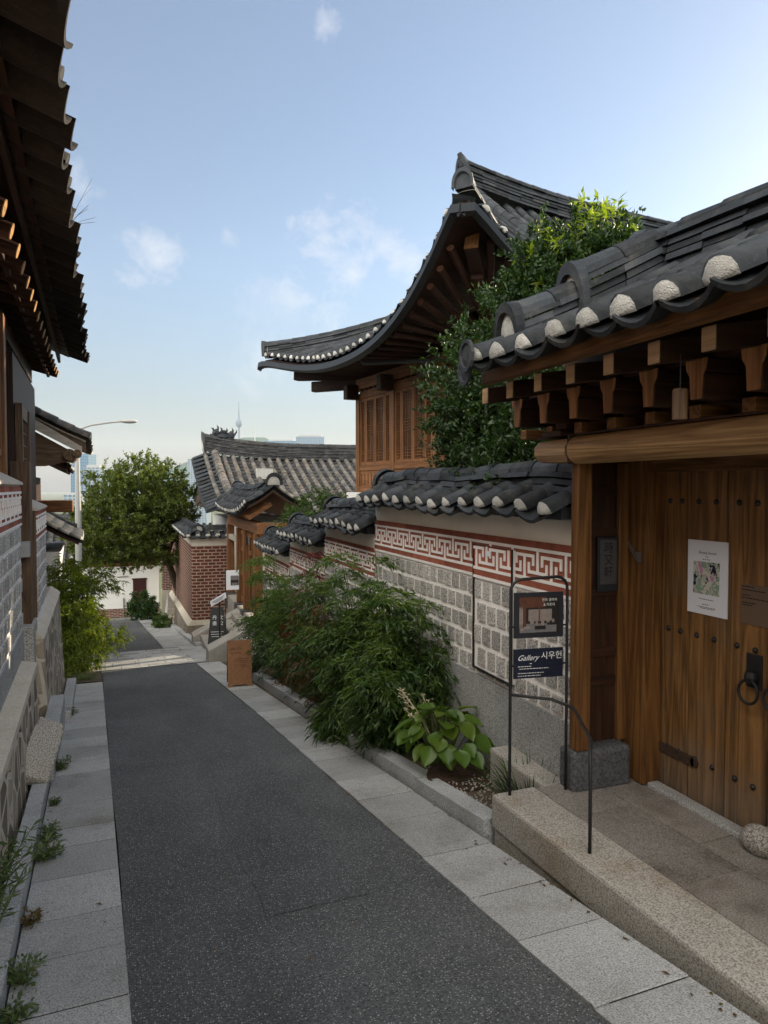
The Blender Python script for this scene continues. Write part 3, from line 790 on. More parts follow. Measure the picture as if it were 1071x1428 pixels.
lb = MB(); lb.box(WX - .052, WX - .05, 4.80, 4.88, 1.13, 1.17); lb.build('label_plate', 'paper', t)

def block(name, label, cat, F, p, q, z0, z1, mat, loc, bevel=.02, rot=None, group=None):
    mb = MB(F); mb.box(p[0], p[1], q[0], q[1], z0, z1); o = mb.build(name, mat, bevel=bevel)
    tag(o, label, cat, group); origin_to(o, loc); return o
block('stone_block', 'low granite block at the wall foot between manhole cover and gate post', 'stone block', W, (2.40, 2.575), (3.77, 4.52), -.75, -.20, 'granite_warm', (2.5, 4.1, -.75))

# ---- doorstep platform
t = thing('doorstep_platform', 'pale granite doorstep with stained paving slabs before the big wooden gate', 'doorstep', RF(2.5, 2, -.45), RD)
eb = MB(RF)
for a, b in ((1.30, 3.66), (-1.2, 1.296)): eb.box(2.175, 2.475, a, b, -.375, -.17)
eb.build('edge_stone', 'granite_warm', t, bevel=.018)
lw = MB(RF); lw.box(2.19, 2.47, -1.2, 3.652, -.75, -.378); lw.build('base_course', 'granite_warm', t, bevel=.01)
fl = MB(RF)
for p0, p1, off in ((2.478, 2.86, 0), (2.864, 3.30, .3), (3.304, 3.6, .1)):
    s = -1.2 - off
    while s < 3.64:
        l = random.uniform(.55, .95); fl.box(p0, p1 - .004, max(s, -1.2), min(s + l - .005, 3.64), -.6, -.176 + random.uniform(-.003, .003)); s += l
fl.build('paving_slabs', 'stone_floor', t, bevel=.004)
th = MB(); th.box(2.965, 3.05, 1.55, 3.55, -.30, -.150); th.build('threshold', 'granite_plinth', t, bevel=.012)

# ---- the big wooden gate
GY0 = 1.95
t = thing('wooden_gate', 'large brown wooden gate with tiled roof over the doorstep', 'gate', (2.8, 2.8, -.17))
GR = t
for y0, y1 in ((3.61, 3.77), (1.72, 1.88)):
    b = MB(); b.box(2.48, 2.90, y0, y1, -.19, .065); b.build('base_stone', 'stone_dark', t, bevel=.025)
    p = MB(); p.box(2.505, 2.60, y0 + .005, y0 + .085, .066, 1.82); p.build('post', 'gate_wood_z', t, bevel=.006)
for sgn, yy in ((1, 3.70), (-1, 1.80)):
    # side panel of the recess, facing along the lane
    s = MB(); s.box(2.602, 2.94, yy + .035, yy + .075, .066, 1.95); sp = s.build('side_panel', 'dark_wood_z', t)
    for z in (.42, .60, .98, 1.345, 1.60):
        bt = MB(); bt.box(2.603, 2.86, yy + (.020 if sgn > 0 else .076), yy + (.034 if sgn > 0 else .09), z, z + .055)
        bt.build('batten', 'dark_wood_x', sp, bevel=.004)
    st = MB(); st.box(2.862, 2.938, yy + (.005 if sgn > 0 else .076), yy + (.034 if sgn > 0 else .105), .066, 1.80); st.build('stile', 'gate_wood_z', sp, bevel=.004)
    j = MB(); j.box(2.94, 3.072, yy - .14 if sgn > 0 else yy - .02, yy + .075 if sgn > 0 else yy + .2, -.172, 1.90); j.build('door_jamb', 'gate_wood_z', t, bevel=.006)
b = MB(); b.tube([(2.50, 1.45, 1.880), (2.5, 2.3, 1.876), (2.50, 3.615, 1.872)], [.088, .087, .084], 20); b.build('lintel_beam', 'beam_wood', t, smooth=False)
b = MB(); b.tube([(2.50, 3.65, 1.872), (2.5, 3.8, 1.873), (2.50, 4.0, 1.875)], [.078, .077, .07], 9); b.build('beam_end', 'light_end_wood', t)
b = MB(); b.box(2.44, 2.56, 3.62, 3.648, 1.79, 1.965); b.box(2.40, 2.60, 3.66, 3.86, 1.955, 1.99); b.box(2.42, 2.58, 3.64, 3.74, 1.995, 2.06); b.build('saddle_block', 'dark_wood_x', t, bevel=.008)
b = MB(); b.box(2.98, 3.0725, 1.80, 3.56, 1.742, 1.90); b.build('door_head', 'gate_wood_y', t, bevel=.005)
b = MB()
for k, (a, c) in enumerate(((1.78, 2.4), (2.404, 3.0), (3.004, 3.70))): b.box(2.60, 2.625, a, c, 1.80, 2.36)
b.box(2.626, 3.16, 1.70, 3.76, 1.901, 1.95); b.box(3.116, 3.14, 1.6, 3.8, -.2, 1.90); b.box(2.63, 2.65, .7, 3.97, 1.952, 2.72); b.build('transom_and_added_backing', 'dark_wood_y', t)  # panel behind the doors is added, unseen, to stop sun leaking through
def leaf(ys, studs, hand):
    d = MB()
    for a, b in zip(ys[:-1], ys[1:]):
        y0, y1 = min(a, b), max(a, b); d.box(3.074, 3.115, y0 + .003, y1 - .003, -.19, 1.86)
    door = d.build('door_leaf', 'door_wood', GR, bevel=.006)
    for y in studs:
        for z in (1.57, .80, .075):
            m = MB(); m.lathe((0, 0, 0), [(.017, 0), (.016, .006), (.010, .014), (.003, .018)], 10)
            m.v = [Vector((3.075 - v.z, y + v.x, z + v.y)) for v in m.v]; m.build('stud', 'iron', door, smooth=True)
    k = MB(); yk = ys[-1] - hand * .075 * -1
    k.box(3.064, 3.073, min(yk - .05, yk + .05), max(yk - .05, yk + .05), .60, .78); k.lathe((3.05, yk, .66), [(.03, -.03), (.038, 0), (.03, .03)], 12); k.build('knocker_plate', 'iron', door, bevel=.004)
    rr = MB(); rr.tube([(3.035 - .012 * math.sin(a / 2), yk + .062 * math.sin(a), .585 + .062 * math.cos(a)) for a in [2 * PI * i / 20 for i in range(21)]], .008, 8, cap=False); rr.build('ring_knocker', 'iron', door, smooth=True)
    h = MB(); ha = ys[0]; hb = ys[0] - hand * .33
    h.box(3.062, 3.073, min(ha, hb), max(ha, hb), .03, .085); h.lathe((0, 0, 0), [(.028, 0), (.028, .011)], 12)
    h.v[-24:] = [Vector((3.073 - v.z, hb + v.x, .0575 + v.y)) for v in h.v[-24:]]; h.build('hinge_strap', 'rust_iron', door)
    return door
leaf([3.60, 3.335, 3.06, 2.785], [3.50, 3.40, 3.27, 3.14, 2.98, 2.86], 1)
leaf([1.96, 2.225, 2.50, 2.775], [2.06, 2.16, 2.29, 2.42, 2.58, 2.70], -1)
# eaves
fb = MB(); fb.box(1.985, 2.045, .7, 3.87, 2.262, 2.352); fb.build('eave_board', 'gate_wood_y', t, bevel=.005)
RY = [4.0 - .302 * k for k in range(11)]
for y in RY:
    y -= .02
    b = MB(); b.hexa([(2.075, y - .036, 2.165), (3.0, y - .036, 2.30), (3.0, y + .036, 2.30), (2.075, y + .036, 2.165)],
                     [(2.075, y - .036, 2.262), (3.0, y - .036, 2.40), (3.0, y + .036, 2.40), (2.075, y + .036, 2.262)])
    rf = b.build('rafter', 'dark_wood_x', t, bevel=.004)
    e = MB(); e.box(2.070, 2.0745, y - .034, y + .034, 2.168, 2.260); e.build('rafter_end', 'light_end_wood', rf)
    b = MB(); b.box(2.30, 2.60, y - .055, y + .055, 2.142, 2.20); b.box(2.30, 2.60, y - .04, y + .04, 2.03, 2.14); rf = b.build('bracket', 'dark_wood_x', t, bevel=.004)
    e = MB(); e.add([(2.294, y - .062, 2.20), (2.294, y + .062, 2.20), (2.294, y + .055, 2.155), (2.294, y + .037, 2.128), (2.294, y + .030, 2.03), (2.294, y - .030, 2.03), (2.294, y - .037, 2.128), (2.294, y - .055, 2.155),
                    (2.3, y - .062, 2.20), (2.3, y + .062, 2.20), (2.3, y + .055, 2.155), (2.3, y + .037, 2.128), (2.3, y + .030, 2.03), (2.3, y - .030, 2.03), (2.3, y - .037, 2.128), (2.3, y - .055, 2.155)],
                   [tuple(range(8)), tuple(range(15, 7, -1))] + [(i, (i + 1) % 8, 8 + (i + 1) % 8, 8 + i) for i in range(8)]); e.build('bracket_end', 'bracket_wood', rf)
    b = MB(); b.box(2.43, 2.60, y - .035 + .15, y + .035 + .15, 1.965, 2.026); b.build('lower_bracket', 'gate_wood_x', t, bevel=.004)
pb = MB(); pb.box(2.36, 2.62, .8, 4.02, 2.203, 2.235); pb.box(2.44, 2.56, .8, 3.98, 1.955, 1.964); pb.build('purlin_board', 'dark_wood_y', t)
def gate_roof():
    E0, XR = 1.93, 3.23
    ys = [3.80, 3.53, 3.26, 2.96, 2.71, 2.47, 2.217, 1.95, 1.68, 1.41, 1.14, .87, .6]
    lf = lambda y: .05 * max(0, (y - 2.9) / 1.1) ** 2
    def mk(xe):
        return lambda u, v: (xe + (XR - xe) * v, u, 2.335 + .62 * (.82 * v + .18 * v * v) + lf(u) * (1 - .5 * v) + .006 * math.sin(u * 5))
    cc, cv, en, rg, dk = MB(), MB(), MB(), MB(), MB()
    for xe in (E0, 2 * XR - E0):
        S = mk(xe); slope_tiles(cc, cv, en, S, ys[::-1], 1.45, r=.078, tl=.34, sag=.058)
        S2 = lambda u, v, S=S: S(u, .05 + .95 * v); sheet(dk, S2, frange(.6, 3.86, .5), [0, .25, .5, .75, 1], -.02, -.06)
    S = mk(E0)
    g = lambda x: S(3.75, (x - E0) / (XR - E0))[2]
    ridge(rg, en, [(x, 3.74, g(x) + .07) for x in (2.13, 2.3, 2.45, 2.60)], w=.22, layers=3, lh=.045, r=.085)
    ridge(rg, en, [(x, 3.74, g(x) + .085) for x in (2.56, 2.75, 2.95, 3.12)], w=.24, layers=4, lh=.052, r=.09)
    x2 = 2 * XR
    ridge(rg, en, [(x2 - x, 3.74, g(x) + .07) for x in (2.13, 2.5, 2.9, 3.2)], w=.22, layers=3, lh=.05, r=.085)
    ridge(rg, en, [(XR, y, 2.85 + .13 * max(0, (y - 2.2) / 1.6) ** 1.8) for y in frange(3.88, .6, .35)], w=.30, layers=5, lh=.047, r=.095, jit=.016)
    ro = cc.build('roof', 'roof_tile', GR); cv.build('cover_tiles', 'roof_tile', ro, smooth=True); en.build('tile_end_plaster', 'end_plaster', ro, smooth=True)
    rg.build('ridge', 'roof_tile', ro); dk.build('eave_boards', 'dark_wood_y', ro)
    # patterned corner tile at the eave end
    cn = MB(); n = 14
    for (x, y, z, a) in ((1.865, 3.80, 2.425, .0), (1.90, 3.895, 2.36, .5)):
        o = len(cn.v)
        for rr, d in ((.085, 0), (.085, -.02), (.066, -.02), (.060, -.008), (.03, -.014)):
            for k in range(n):
                q = 2 * PI * k / n; zz = math.sin(q) * rr * (1.25 if math.sin(q) < 0 else 1)
                cn.v.append(Vector((x + d * math.cos(a) - math.cos(q) * rr * math.sin(a) * 0 , y + math.cos(q) * rr, z + zz)))
        for j in range(4): cn.f += [(o + j * n + k, o + j * n + (k + 1) % n, o + j * n + n + (k + 1) % n, o + j * n + n + k) for k in range(n)]
        cn.f.append(tuple(o + 4 * n + k for k in range(n)))
    cn.build('corner_tile', 'roof_tile', ro)
gate_roof()

# things on and around the gate
mb = MB(); mb.box(3.0665, 3.072, 3.045, 3.342, .93, .93 + .42)
P_ = tag(mb.build('poster', 'paper'), 'white exhibition poster with a colourful abstract picture, taped to the gate', 'poster'); ROOT[P_.name] = Matrix.Identity(4)
nb = NB('abstract_print'); vv = None; cl = nb.voro(1.0, vec=nb.mapv((1, 26, 20)), out='Color'); sp_ = nb.N('ShaderNodeSeparateColor'); nb.L(cl, sp_.inputs[0])
ncol = nb.ramp(nb.math('ADD', nb.math('MULTIPLY', nb.noise(9, 5, .7, vv and None), .9), nb.math('MULTIPLY', sp_.outputs[0], .25)), [(.30, (.01, .012, .03)), (.40, (.02, .02, .05)), (.46, (.45, .44, .38)), (.53, (.22, .34, .26)), (.60, (.58, .54, .48)), (.68, (.50, .22, .42)), (.76, (.18, .38, .52))], 'CONSTANT')
nb.fin(ncol, .6, .2)
fx = Vector((0, -1, 0)); fy = Vector((0, 0, 1)); po = Vector((3.0655, 3.342, .93))
q = MB(); quad_mesh(q, po, fx, fy, .045, .24, .115, .30); q.build('printed_picture', 'abstract_print', P_)
text_mesh('Byeong Dareuk', .021, 'text_dark', P_, po + fx * .085 + fy * .345, fx, fy)
text_mesh('Solo', .014, 'text_dark', P_, po + fx * .135 + fy * .325, fx, fy); 
dashes(po - Vector((.0002, 0, 0)), fx, fy, [(.115, .17, .311), (.09, .20, .085), (.115, .165, .055), (.08, .215, .04), (.10, .2, .033)], 'text_dark', P_)
mb = MB(); mb.box(3.0668, 3.0725, 2.72, 2.955, .93, 1.14)
o = tag(mb.build('notice_sheet', 'notice_film'), 'brown translucent notice sheet with dark print, right of the poster on the gate', 'notice'); ROOT[o.name] = Matrix.Identity(4)
no = Vector((3.0660, 2.955, .93))
dashes(no, fx, fy, [(.01, .09, .195), (.01, .16, .178), (.01, .06, .15), (.01, .19, .135), (.01, .10, .11), (.01, .08, .098)], 'text_dark', o, h=.006)
t = thing('name_plaque', 'dark metal name plaque with raised brush characters on the gate side panel', 'plaque', (2.78, 3.71, 1.0))
mb = MB(); mb.box(2.70, 2.845, 3.690, 3.711, 1.01, 1.345); mb.build('backing', 'black_board', t, bevel=.004)
mb = MB(); mb.box(2.712, 2.833, 3.684, 3.6895, 1.055, 1.33); mb.build('face_plate', 'plaque_metal', t, bevel=.003)
for i, ch in enumerate('時又軒'): text_mesh(ch, .072, 'engraved', t, (2.735, 3.6835, 1.255 - i * .075), (1, 0, 0), (0, 0, 1))
t = thing('metal_bracket', 'small bright metal bracket screwed diagonally to the gate jamb', 'bracket', (2.93, 3.66, 1.2))
mb = MB(); mb.bar((2.932, 3.72, 1.31), (2.932, 3.60, 1.19), .008, .014); mb.bar((2.932, 3.705, 1.315), (2.932, 3.585, 1.195), .006, .008); mb.build('arm', 'steel', t)
mb = MB(); mb.add([(2.925, 3.645, 1.255), (2.925, 3.59, 1.255), (2.925, 3.59, 1.20), (2.938, 3.645, 1.255), (2.938, 3.59, 1.255), (2.938, 3.59, 1.20)], [(0, 1, 2), (5, 4, 3), (0, 3, 4, 1), (1, 4, 5, 2), (2, 5, 3, 0)]); mb.build('plate', 'steel', t)
t = thing('wooden_bell', 'wooden tube bell hanging on a cord from the gate eave', 'bell', (2.15, 2.40, 1.93))
mb = MB(); mb.lathe((2.15, 2.40, 1.93), [(.026, 0), (.031, .002), (.032, .12), (.028, .128), (.006, .13)], 14); mb.build('tube', 'old_wood_z', t, smooth=False)
mb = MB(); mb.tube([(2.15, 2.40, 2.06), (2.15, 2.40, 2.20)], .003, 6); mb.build('cord', 'iron', t)
mb = MB(); mb.blob((2.955, 2.70, -.115), (.085, .10, .075), .1, 3, 16, 10); o = tag(mb.build('doorstop_stone', 'rock', smooth=True), 'rounded grey doorstop stone on the doorstep by the gate', 'stone'); origin_to(o, (2.955, 2.70, -.18))

# ---- gallery sign on its iron stand
t = thing('gallery_sign', 'black iron hoop sign stand with framed photo and navy gallery board', 'sign', (2.25, 3.65, -.17))
A, B = Vector((2.10, 3.70, -.17)), Vector((2.46, 3.66, -.17)); ax = (B - A).normalized()
def hoop():
    p = [A + Vector((0, 0, z)) for z in (0, .4, .8, 1.20)]
    H = 1.28
    for a in (15, 40, 65, 90): p.append(A + ax * (.07 - .07 * math.cos(R(a))) + Vector((0, 0, 1.21 + .07 * math.sin(R(a)))))
    for a in (90, 65, 40, 15): p.append(B - ax * (.07 - .07 * math.cos(R(a))) + Vector((0, 0, 1.22 + .07 * math.sin(R(a)))))
    p += [B + Vector((0, 0, z)) for z in (1.20, .8, .4, 0)]
    return p
mb = MB(); mb.tube(hoop(), .0095, 8); f_ = mb.build('frame', 'iron', t, smooth=True)
C_ = Vector((2.14, 2.97, -.17))
mb = MB(); mb.tube([A + Vector((0, 0, .60)), A.lerp(B, .7) + Vector((0, -.02, .56)), B + Vector((-.02, -.10, .53)), Vector((2.235, 3.10, .345)), Vector((2.16, 3.0, .325)), Vector((2.14, 2.972, .26)), C_ + Vector((0, 0, .3)), C_], .0095, 8); mb.build('front_stay', 'iron', t, smooth=True)
nz_ = Vector((ax.y, -ax.x, 0))       # towards the camera
def panel(z0, z1, m, name, a0=.022, a1=.338, push=.0, th_=.012):
    mb = MB(); o = A + ax * a0 + nz_ * push + Vector((0, 0, z0)); u = ax * (a1 - a0); v = Vector((0, 0, z1 - z0)); w = -nz_ * th_
    vs_ = [o, o + u, o + u + v, o + v]; mb.addw(vs_ + [x + w for x in vs_], [(0, 1, 2, 3), (7, 6, 5, 4), (0, 4, 5, 1), (1, 5, 6, 2), (2, 6, 7, 3), (3, 7, 4, 0)])
    return mb.build(name, m, t, bevel=.002)
pf = panel(.93, 1.20, 'navy_frame', 'photo_frame'); pn = panel(.69, .865, 'navy', 'name_board')
mb = MB()
for z in (1.0, .77): mb.tube([A + Vector((0, 0, z)), A + ax * .03 + Vector((0, 0, z))], .006, 6); mb.tube([B + Vector((0, 0, z)), B - ax * .03 + Vector((0, 0, z))], .006, 6)
mb.build('clip', 'iron', t)
UY = Vector((0, 0, 1)); oo = A + ax * .022 + nz_ * .0015 + Vector((0, 0, .93))
def pic(rects):
    for nm, m, rs in rects:
        q = MB()
        for i, (x0, x1, y0, y1) in enumerate(rs): quad_mesh(q, oo + nz_ * .0003 * i, ax, UY, x0, x1, y0, y1)
        q.build(nm, m, pf)
m_plain('print_brown', (.10, .04, .025), .4, .3, 0, .5, 30); m_plain('print_grey', (.16, .155, .16), .4, .3, 0, .4, 30); m_plain('print_pale', (.24, .20, .18), .4, .3, 0, .4, 40); m_plain('print_dark', (.02, .018, .018), .4)
q = MB(); quad_mesh(q, oo, ax, UY, .03, .286, .03, .245); q.build('photo_print', 'print_dark', pf); oo = oo + nz_ * .0006
pic([('photo_ceiling', 'print_brown', [(.032, .20, .18, .243)]), ('photo_back_wall', 'print_pale', [(.032, .06, .06, .19), (.09, .24, .10, .17)]), ('photo_floor', 'print_grey', [(.034, .27, .032, .085)])]); oo = oo + nz_ * .0012
pic([('photo_posts', 'print_brown', [(.055, .075, .055, .2), (.155, .162, .09, .18)]), ('photo_tables', 'print_dark', [(.13, .20, .05, .072), (.21, .27, .075, .09)]), ('photo_chairs', 'print_pale', [(.10, .125, .085, .11), (.135, .15, .072, .10), (.17, .19, .072, .105), (.205, .225, .09, .11), (.24, .255, .09, .11), (.035, .06, .045, .06), (.06, .10, .055, .07)])])
text_mesh('한옥 갤러리', .020, 'text_white', pf, oo + nz_ * .001 + ax * .175 + UY * .218, ax, UY); text_mesh('& 라운지', .020, 'text_white', pf, oo + nz_ * .001 + ax * .185 + UY * .19, ax, UY)
on = A + ax * .022 + nz_ * .0015 + Vector((0, 0, .69))
text_mesh('Gallery', .046, 'text_white', pn, on + ax * .020 + UY * .108, ax, UY, shear=.5); text_mesh('시우헌', .050, 'text_white', pn, on + ax * .172 + UY * .114, ax, UY)
dashes(on, ax, UY, [(.10, .115, .086), (.025, .11, .070), (.035, .22, .056), (.025, .19, .030), (.025, .17, .014)], 'text_white', pn, h=.0035)

# ================================================================== RIGHT: planting bed
def zb(x, y): return gzw(x, y) + .06
def nandina(name, label, x, y, h, r, mat, group, ncane=26, deep=0, seed=0, spray=34, lean=(-.12, -.05), cat='bush', leaf=.052):
    """multi-stemmed bush of arching canes with drooping pinnate sprays"""
    z = zb(x, y); t = thing(name, label, cat, (x, y, z), 0, group)
    st = MB(); P, D = [], []; P2, D2 = [], []
    for i in range(ncane):
        a = rng.uniform(0, 2 * PI); q = math.sqrt(rng.random()); hh = h * rng.uniform(.55, 1.0) * (1 - .35 * q * q)
        if i % 6 == 5: hh = h * rng.uniform(1.0, 1.2); q *= .6
        b = Vector((x + .12 * math.cos(a), y + .14 * math.sin(a), z - .03)); e = Vector((x + r * q * math.cos(a) + lean[0] * hh, y + r * 1.15 * q * math.sin(a) + lean[1] * hh, z + hh))
        m = b.lerp(e, .6) + Vector((0, 0, .15 * hh)); st.tube([b, m, e], [.007, .005, .002], 5, cap=False)
        for k in range(5):
            c = b.lerp(m, k / 2.5) if k < 2.5 else m.lerp(e, (k - 2.5) / 2)
            if k < 1: continue
            for s_ in range(4 if k > 1 else 3):
                aa = rng.uniform(0, 2 * PI); ln = rng.uniform(.16, .34); dv = np.array([math.cos(aa), math.sin(aa), rng.uniform(-.1, .5)])
                tt = rng.random(spray); side = np.cross(dv, [0, 0, 1.]); side /= np.linalg.norm(side) + 1e-9
                pp = np.array(c) + dv * (tt * ln)[:, None] + side * (rng.uniform(-1, 1, spray) * .10 * (1 - .4 * tt))[:, None] + np.array([0, 0, -1.]) * (tt ** 2 * ln * .7)[:, None] + rng.normal(size=(spray, 3)) * .012
                dd = dv * .8 + side * rng.normal(size=(spray, 1)) * .7 + np.array([0, 0, -.55]) + rng.normal(size=(spray, 3)) * .25
                (P2 if (deep and rng.random() < deep) else P).append(pp); (D2 if len(P2) and P2[-1] is pp else D).append(dd)
    st.build('canes', 'stem_green', t)
    P = np.concatenate(P); D = np.concatenate(D)
    if mat in ('leaf_nandina', 'leaf_nandina_deep'):
        hz_ = (P[:, 2] - z) / h + rng.normal(size=len(P)) * .18 + .35 * ((P[:, 0] < x - .1) & (P[:, 2] > z + .35 * h)); lm = hz_ > .86
        leaf_mesh('light_foliage', 'leaf_nandina_light', t, P[lm], D[lm] + [0, 0, .3], rng.uniform(.7, 1.4, lm.sum()) * leaf, rng.uniform(.7, 1.2, lm.sum()) * leaf * .24, droop=.2); P, D = P[~lm], D[~lm]
    leaf_mesh('foliage', mat, t, P, D, rng.uniform(.7, 1.4, len(P)) * leaf, rng.uniform(.7, 1.2, len(P)) * leaf * .24, droop=.25)
    if P2:
        P2 = np.concatenate(P2); D2 = np.concatenate(D2)
        leaf_mesh('dark_foliage', 'leaf_nandina_deep', t, P2, D2, rng.uniform(.7, 1.4, len(P2)) * leaf, rng.uniform(.7, 1.2, len(P2)) * leaf * .3, droop=.25)
    return t
gb = 'bushes in the planting bed along the courtyard wall'
nandina('nandina_bush', 'big drooping green bush nearest the hosta, with fine pointed leaves', 2.32, 5.95, 1.22, .46, 'leaf_nandina', gb, 34, .3, leaf=.07)
nandina('nandina_bush', 'tall feathery bush behind the one beside the hosta, thin twigs rising over the red band', 2.30, 6.85, 1.55, .42, 'leaf_nandina', gb, 30, .3, leaf=.062)
nandina('nandina_bush', 'bronze tinted bush in the middle of the planting bed', 2.22, 7.7, 1.28, .40, 'leaf_bronze', gb, 14, .55, leaf=.055)
nandina('nandina_bush', 'light green feathery bush just past the bronze one', 2.25, 8.7, 1.36, .46, 'leaf_nandina', gb, 30, .35, leaf=.058)
nandina('nandina_bush', 'dark green bush spilling over the bed edge behind the plywood board', 2.25, 10.3, 1.40, .50, 'leaf_nandina_deep', gb, 32, leaf=.058)
nandina('nandina_bush', 'dark bush farthest down the bed beside the orange gate', 2.35, 12.0, 1.66, .5, 'leaf_nandina_deep', gb, 30, leaf=.062)
nandina('red_bush', 'small red leaved bush showing between the green bushes', 2.28, 9.55, 1.62, .2, 'leaf_red', gb, 16, spray=26, lean=(0, 0), leaf=.055)
nandina('low_bush', 'low broad-leaved plant at the bed edge, left of the grass tuft', 2.08, 6.6, .42, .24, 'leaf_nandina', gb, 12, .5, lean=(0, 0), leaf=.085)
def tuft(name, label, x, y, z, n, L, group, mat='leaf_grass', spread=.5, r=.08, w=.008, cat='grass tuft'):
    t = thing(name, label, cat, (x, y, z), 0, group); P, D, LL = [], [], []
    a = rng.uniform(0, 2 * PI, n); q = rng.random(n) ** .5 * r
    mb = MB()
    for i in range(n):
        b = Vector((x + q[i] * math.cos(a[i]), y + q[i] * math.sin(a[i]), z - .01)); l = L * rng.uniform(.6, 1.15); sp = rng.uniform(.2, 1) * spread
        d = Vector((math.cos(a[i]) * sp, math.sin(a[i]) * sp, 1)).normalized(); s = Vector((-math.sin(a[i]), math.cos(a[i]), 0)) * w * rng.uniform(.6, 1.2)
        o = len(mb.v)
        for k in range(5):
            u = k / 4; p = b + d * l * u + Vector((math.cos(a[i]), math.sin(a[i]), 0)) * (u * u * l * .5 * sp) - Vector((0, 0, 1)) * (u ** 2.2 * l * .55 * sp); wd = (1 - u ** 1.6) + .03
            mb.v += [p - s * wd, p + s * wd]
        mb.f += [(o + 2 * k, o + 2 * k + 1, o + 2 * k + 3, o + 2 * k + 2) for k in range(4)]
    mb.build('blades', mat, t); return t
tuft('grass_tuft', 'long dark grass tuft between the stone block and the doorstep corner', 2.43, 4.02, gzw(2.4, 4) + .06, 190, .34, None, spread=.8, r=.15)
tuft('grass_tuft', 'dark grass tuft hanging over the kerb left of the hosta', 2.12, 5.75, gzw(2.1, 5.7) + .07, 260, .42, None, spread=.9, r=.14)
def hosta():
    x, y = 2.25, 5.0; z = zb(x, y); t = thing('hosta_plant', 'broad glossy leaved hosta with dry flower stalks behind the manhole cover', 'plant', (x, y, z))
    mb = MB(); st = MB()
    for i in range(64):
        a = rng.uniform(0, 2 * PI); q = rng.uniform(.06, .36); el = .46 * (1 - (q / .46) ** 2) + rng.uniform(-.04, .10)
        c = Vector((x + q * math.cos(a), y + q * 1.1 * math.sin(a), z + .08 + el * .75)); L = rng.uniform(.12, .19); wd = L * rng.uniform(.72, .92)
        d = Vector((math.cos(a), math.sin(a), rng.uniform(-1.3, -.2) if q > .2 else rng.uniform(-.4, .3))).normalized(); s = d.cross(Vector((0, 0, 1))).normalized(); nn = s.cross(d)
        st.tube([(x + .03 * math.cos(a), y + .03 * math.sin(a), z), tuple(c)], .005, 5, cap=False)
        o = len(mb.v); m = 7; tw = rng.uniform(-.4, .4); s2 = s * math.cos(tw) + nn * math.sin(tw); n2 = nn * math.cos(tw) - s * math.sin(tw)
        for k in range(m):
            u = k / (m - 1); ww = wd * .5 * (math.sin(PI * (u ** .72)) ** .75 if 0 < u < 1 else .02)
            for j in range(5):
                v = -1 + j / 2; p = c + d * L * u + s2 * ww * v + n2 * (-.16 * L * u * u * 1.6 + .10 * L * abs(v) - .02 * L * (abs(abs(v) - .5) < .1))
                mb.v.append(p)
        for k in range(m - 1): mb.f += [(o + k * 5 + j, o + k * 5 + j + 1, o + k * 5 + 6 + j, o + k * 5 + 5 + j) for j in range(4)]
    mb.build('leaves', 'leaf_hosta', t, smooth=True); st.build('stalks', 'stem_green', t)
    fl = MB(); P, D = [], []
    for i in range(6):
        a = rng.uniform(0, 2 * PI); e = Vector((x - .08 + .22 * math.cos(a), y + .12 + .18 * math.sin(a), z + rng.uniform(.45, .66)))
        fl.tube([(x, y, z + .1), tuple(Vector((x, y, z)).lerp(e, .6) + Vector((0, 0, .08))), tuple(e)], .003, 5, cap=False)
        for k in range(22): u = rng.uniform(.62, 1); P.append(np.array(Vector((x, y, z + .1)).lerp(e, u)) + rng.normal(size=3) * .012); D.append([rng.normal(), rng.normal(), .2])
    fl.build('flower_stalks', 'flower_dry', t); leaf_mesh('dry_flowers', 'flower_dry', t, P, D, .035, .016)
hosta()
t = thing('manhole_cover', 'rusty brown manhole cover set in the bed beside the hosta', 'manhole cover', (2.24, 4.66, gzw(2.24, 4.66) + .08))
mb = MB(); mb.lathe((2.24, 4.66, gzw(2.24, 4.66) + .07), [(.245, 0), (.245, .035), (.225, .037), (.222, .031), (.02, .031)], 40); lid = mb.build('lid', 'rust_iron', t)
mb = MB()
for i in range(-5, 6):
    for j in range(-5, 6):
        if i * i + j * j < 24: mb.box(2.24 + i * .038 - .012, 2.24 + i * .038 + .012, 4.66 + j * .038 - .012, 4.66 + j * .038 + .012, gzw(2.24, 4.66) + .1005, gzw(2.24, 4.66) + .107)
mb.build('tread_studs', 'rust_iron', lid)
# gravel and litter round the cover: uncountable
mb = MB()
for i in range(700):
    x, y = rng.uniform(1.98, 2.6), rng.uniform(4.0, 5.2); r_ = rng.uniform(.004, .010); mb.blob((x, y, gzw(x, y) + .085 + rng.uniform(0, .015)), (r_, r_ * 1.2, r_ * .7), .3, i, 5, 3)
mb.build('gravel', 'granite_warm', kind='stuff')

P, D = [], []
for i in range(230):
    s_ = rng.uniform(1.5, 13.5); p_ = (2.02 + .02 * s_ + rng.normal() * .05) if i % 3 else rng.uniform(.0, 1.75)
    if i % 7 == 0: p_ = -.30 + rng.normal() * .02
    q = RF(p_, s_, gz(s_) + .016); P.append(q); a = rng.uniform(0, 2 * PI); D.append([math.cos(a), math.sin(a), .1])
leaf_mesh('fallen_leaves', 'leaf_bronze', None, P, D, rng.uniform(.012, .04, len(P)), rng.uniform(.006, .018, len(P)), up=np.tile([[0, 0, 1.]], (len(P), 1)), kind='stuff')

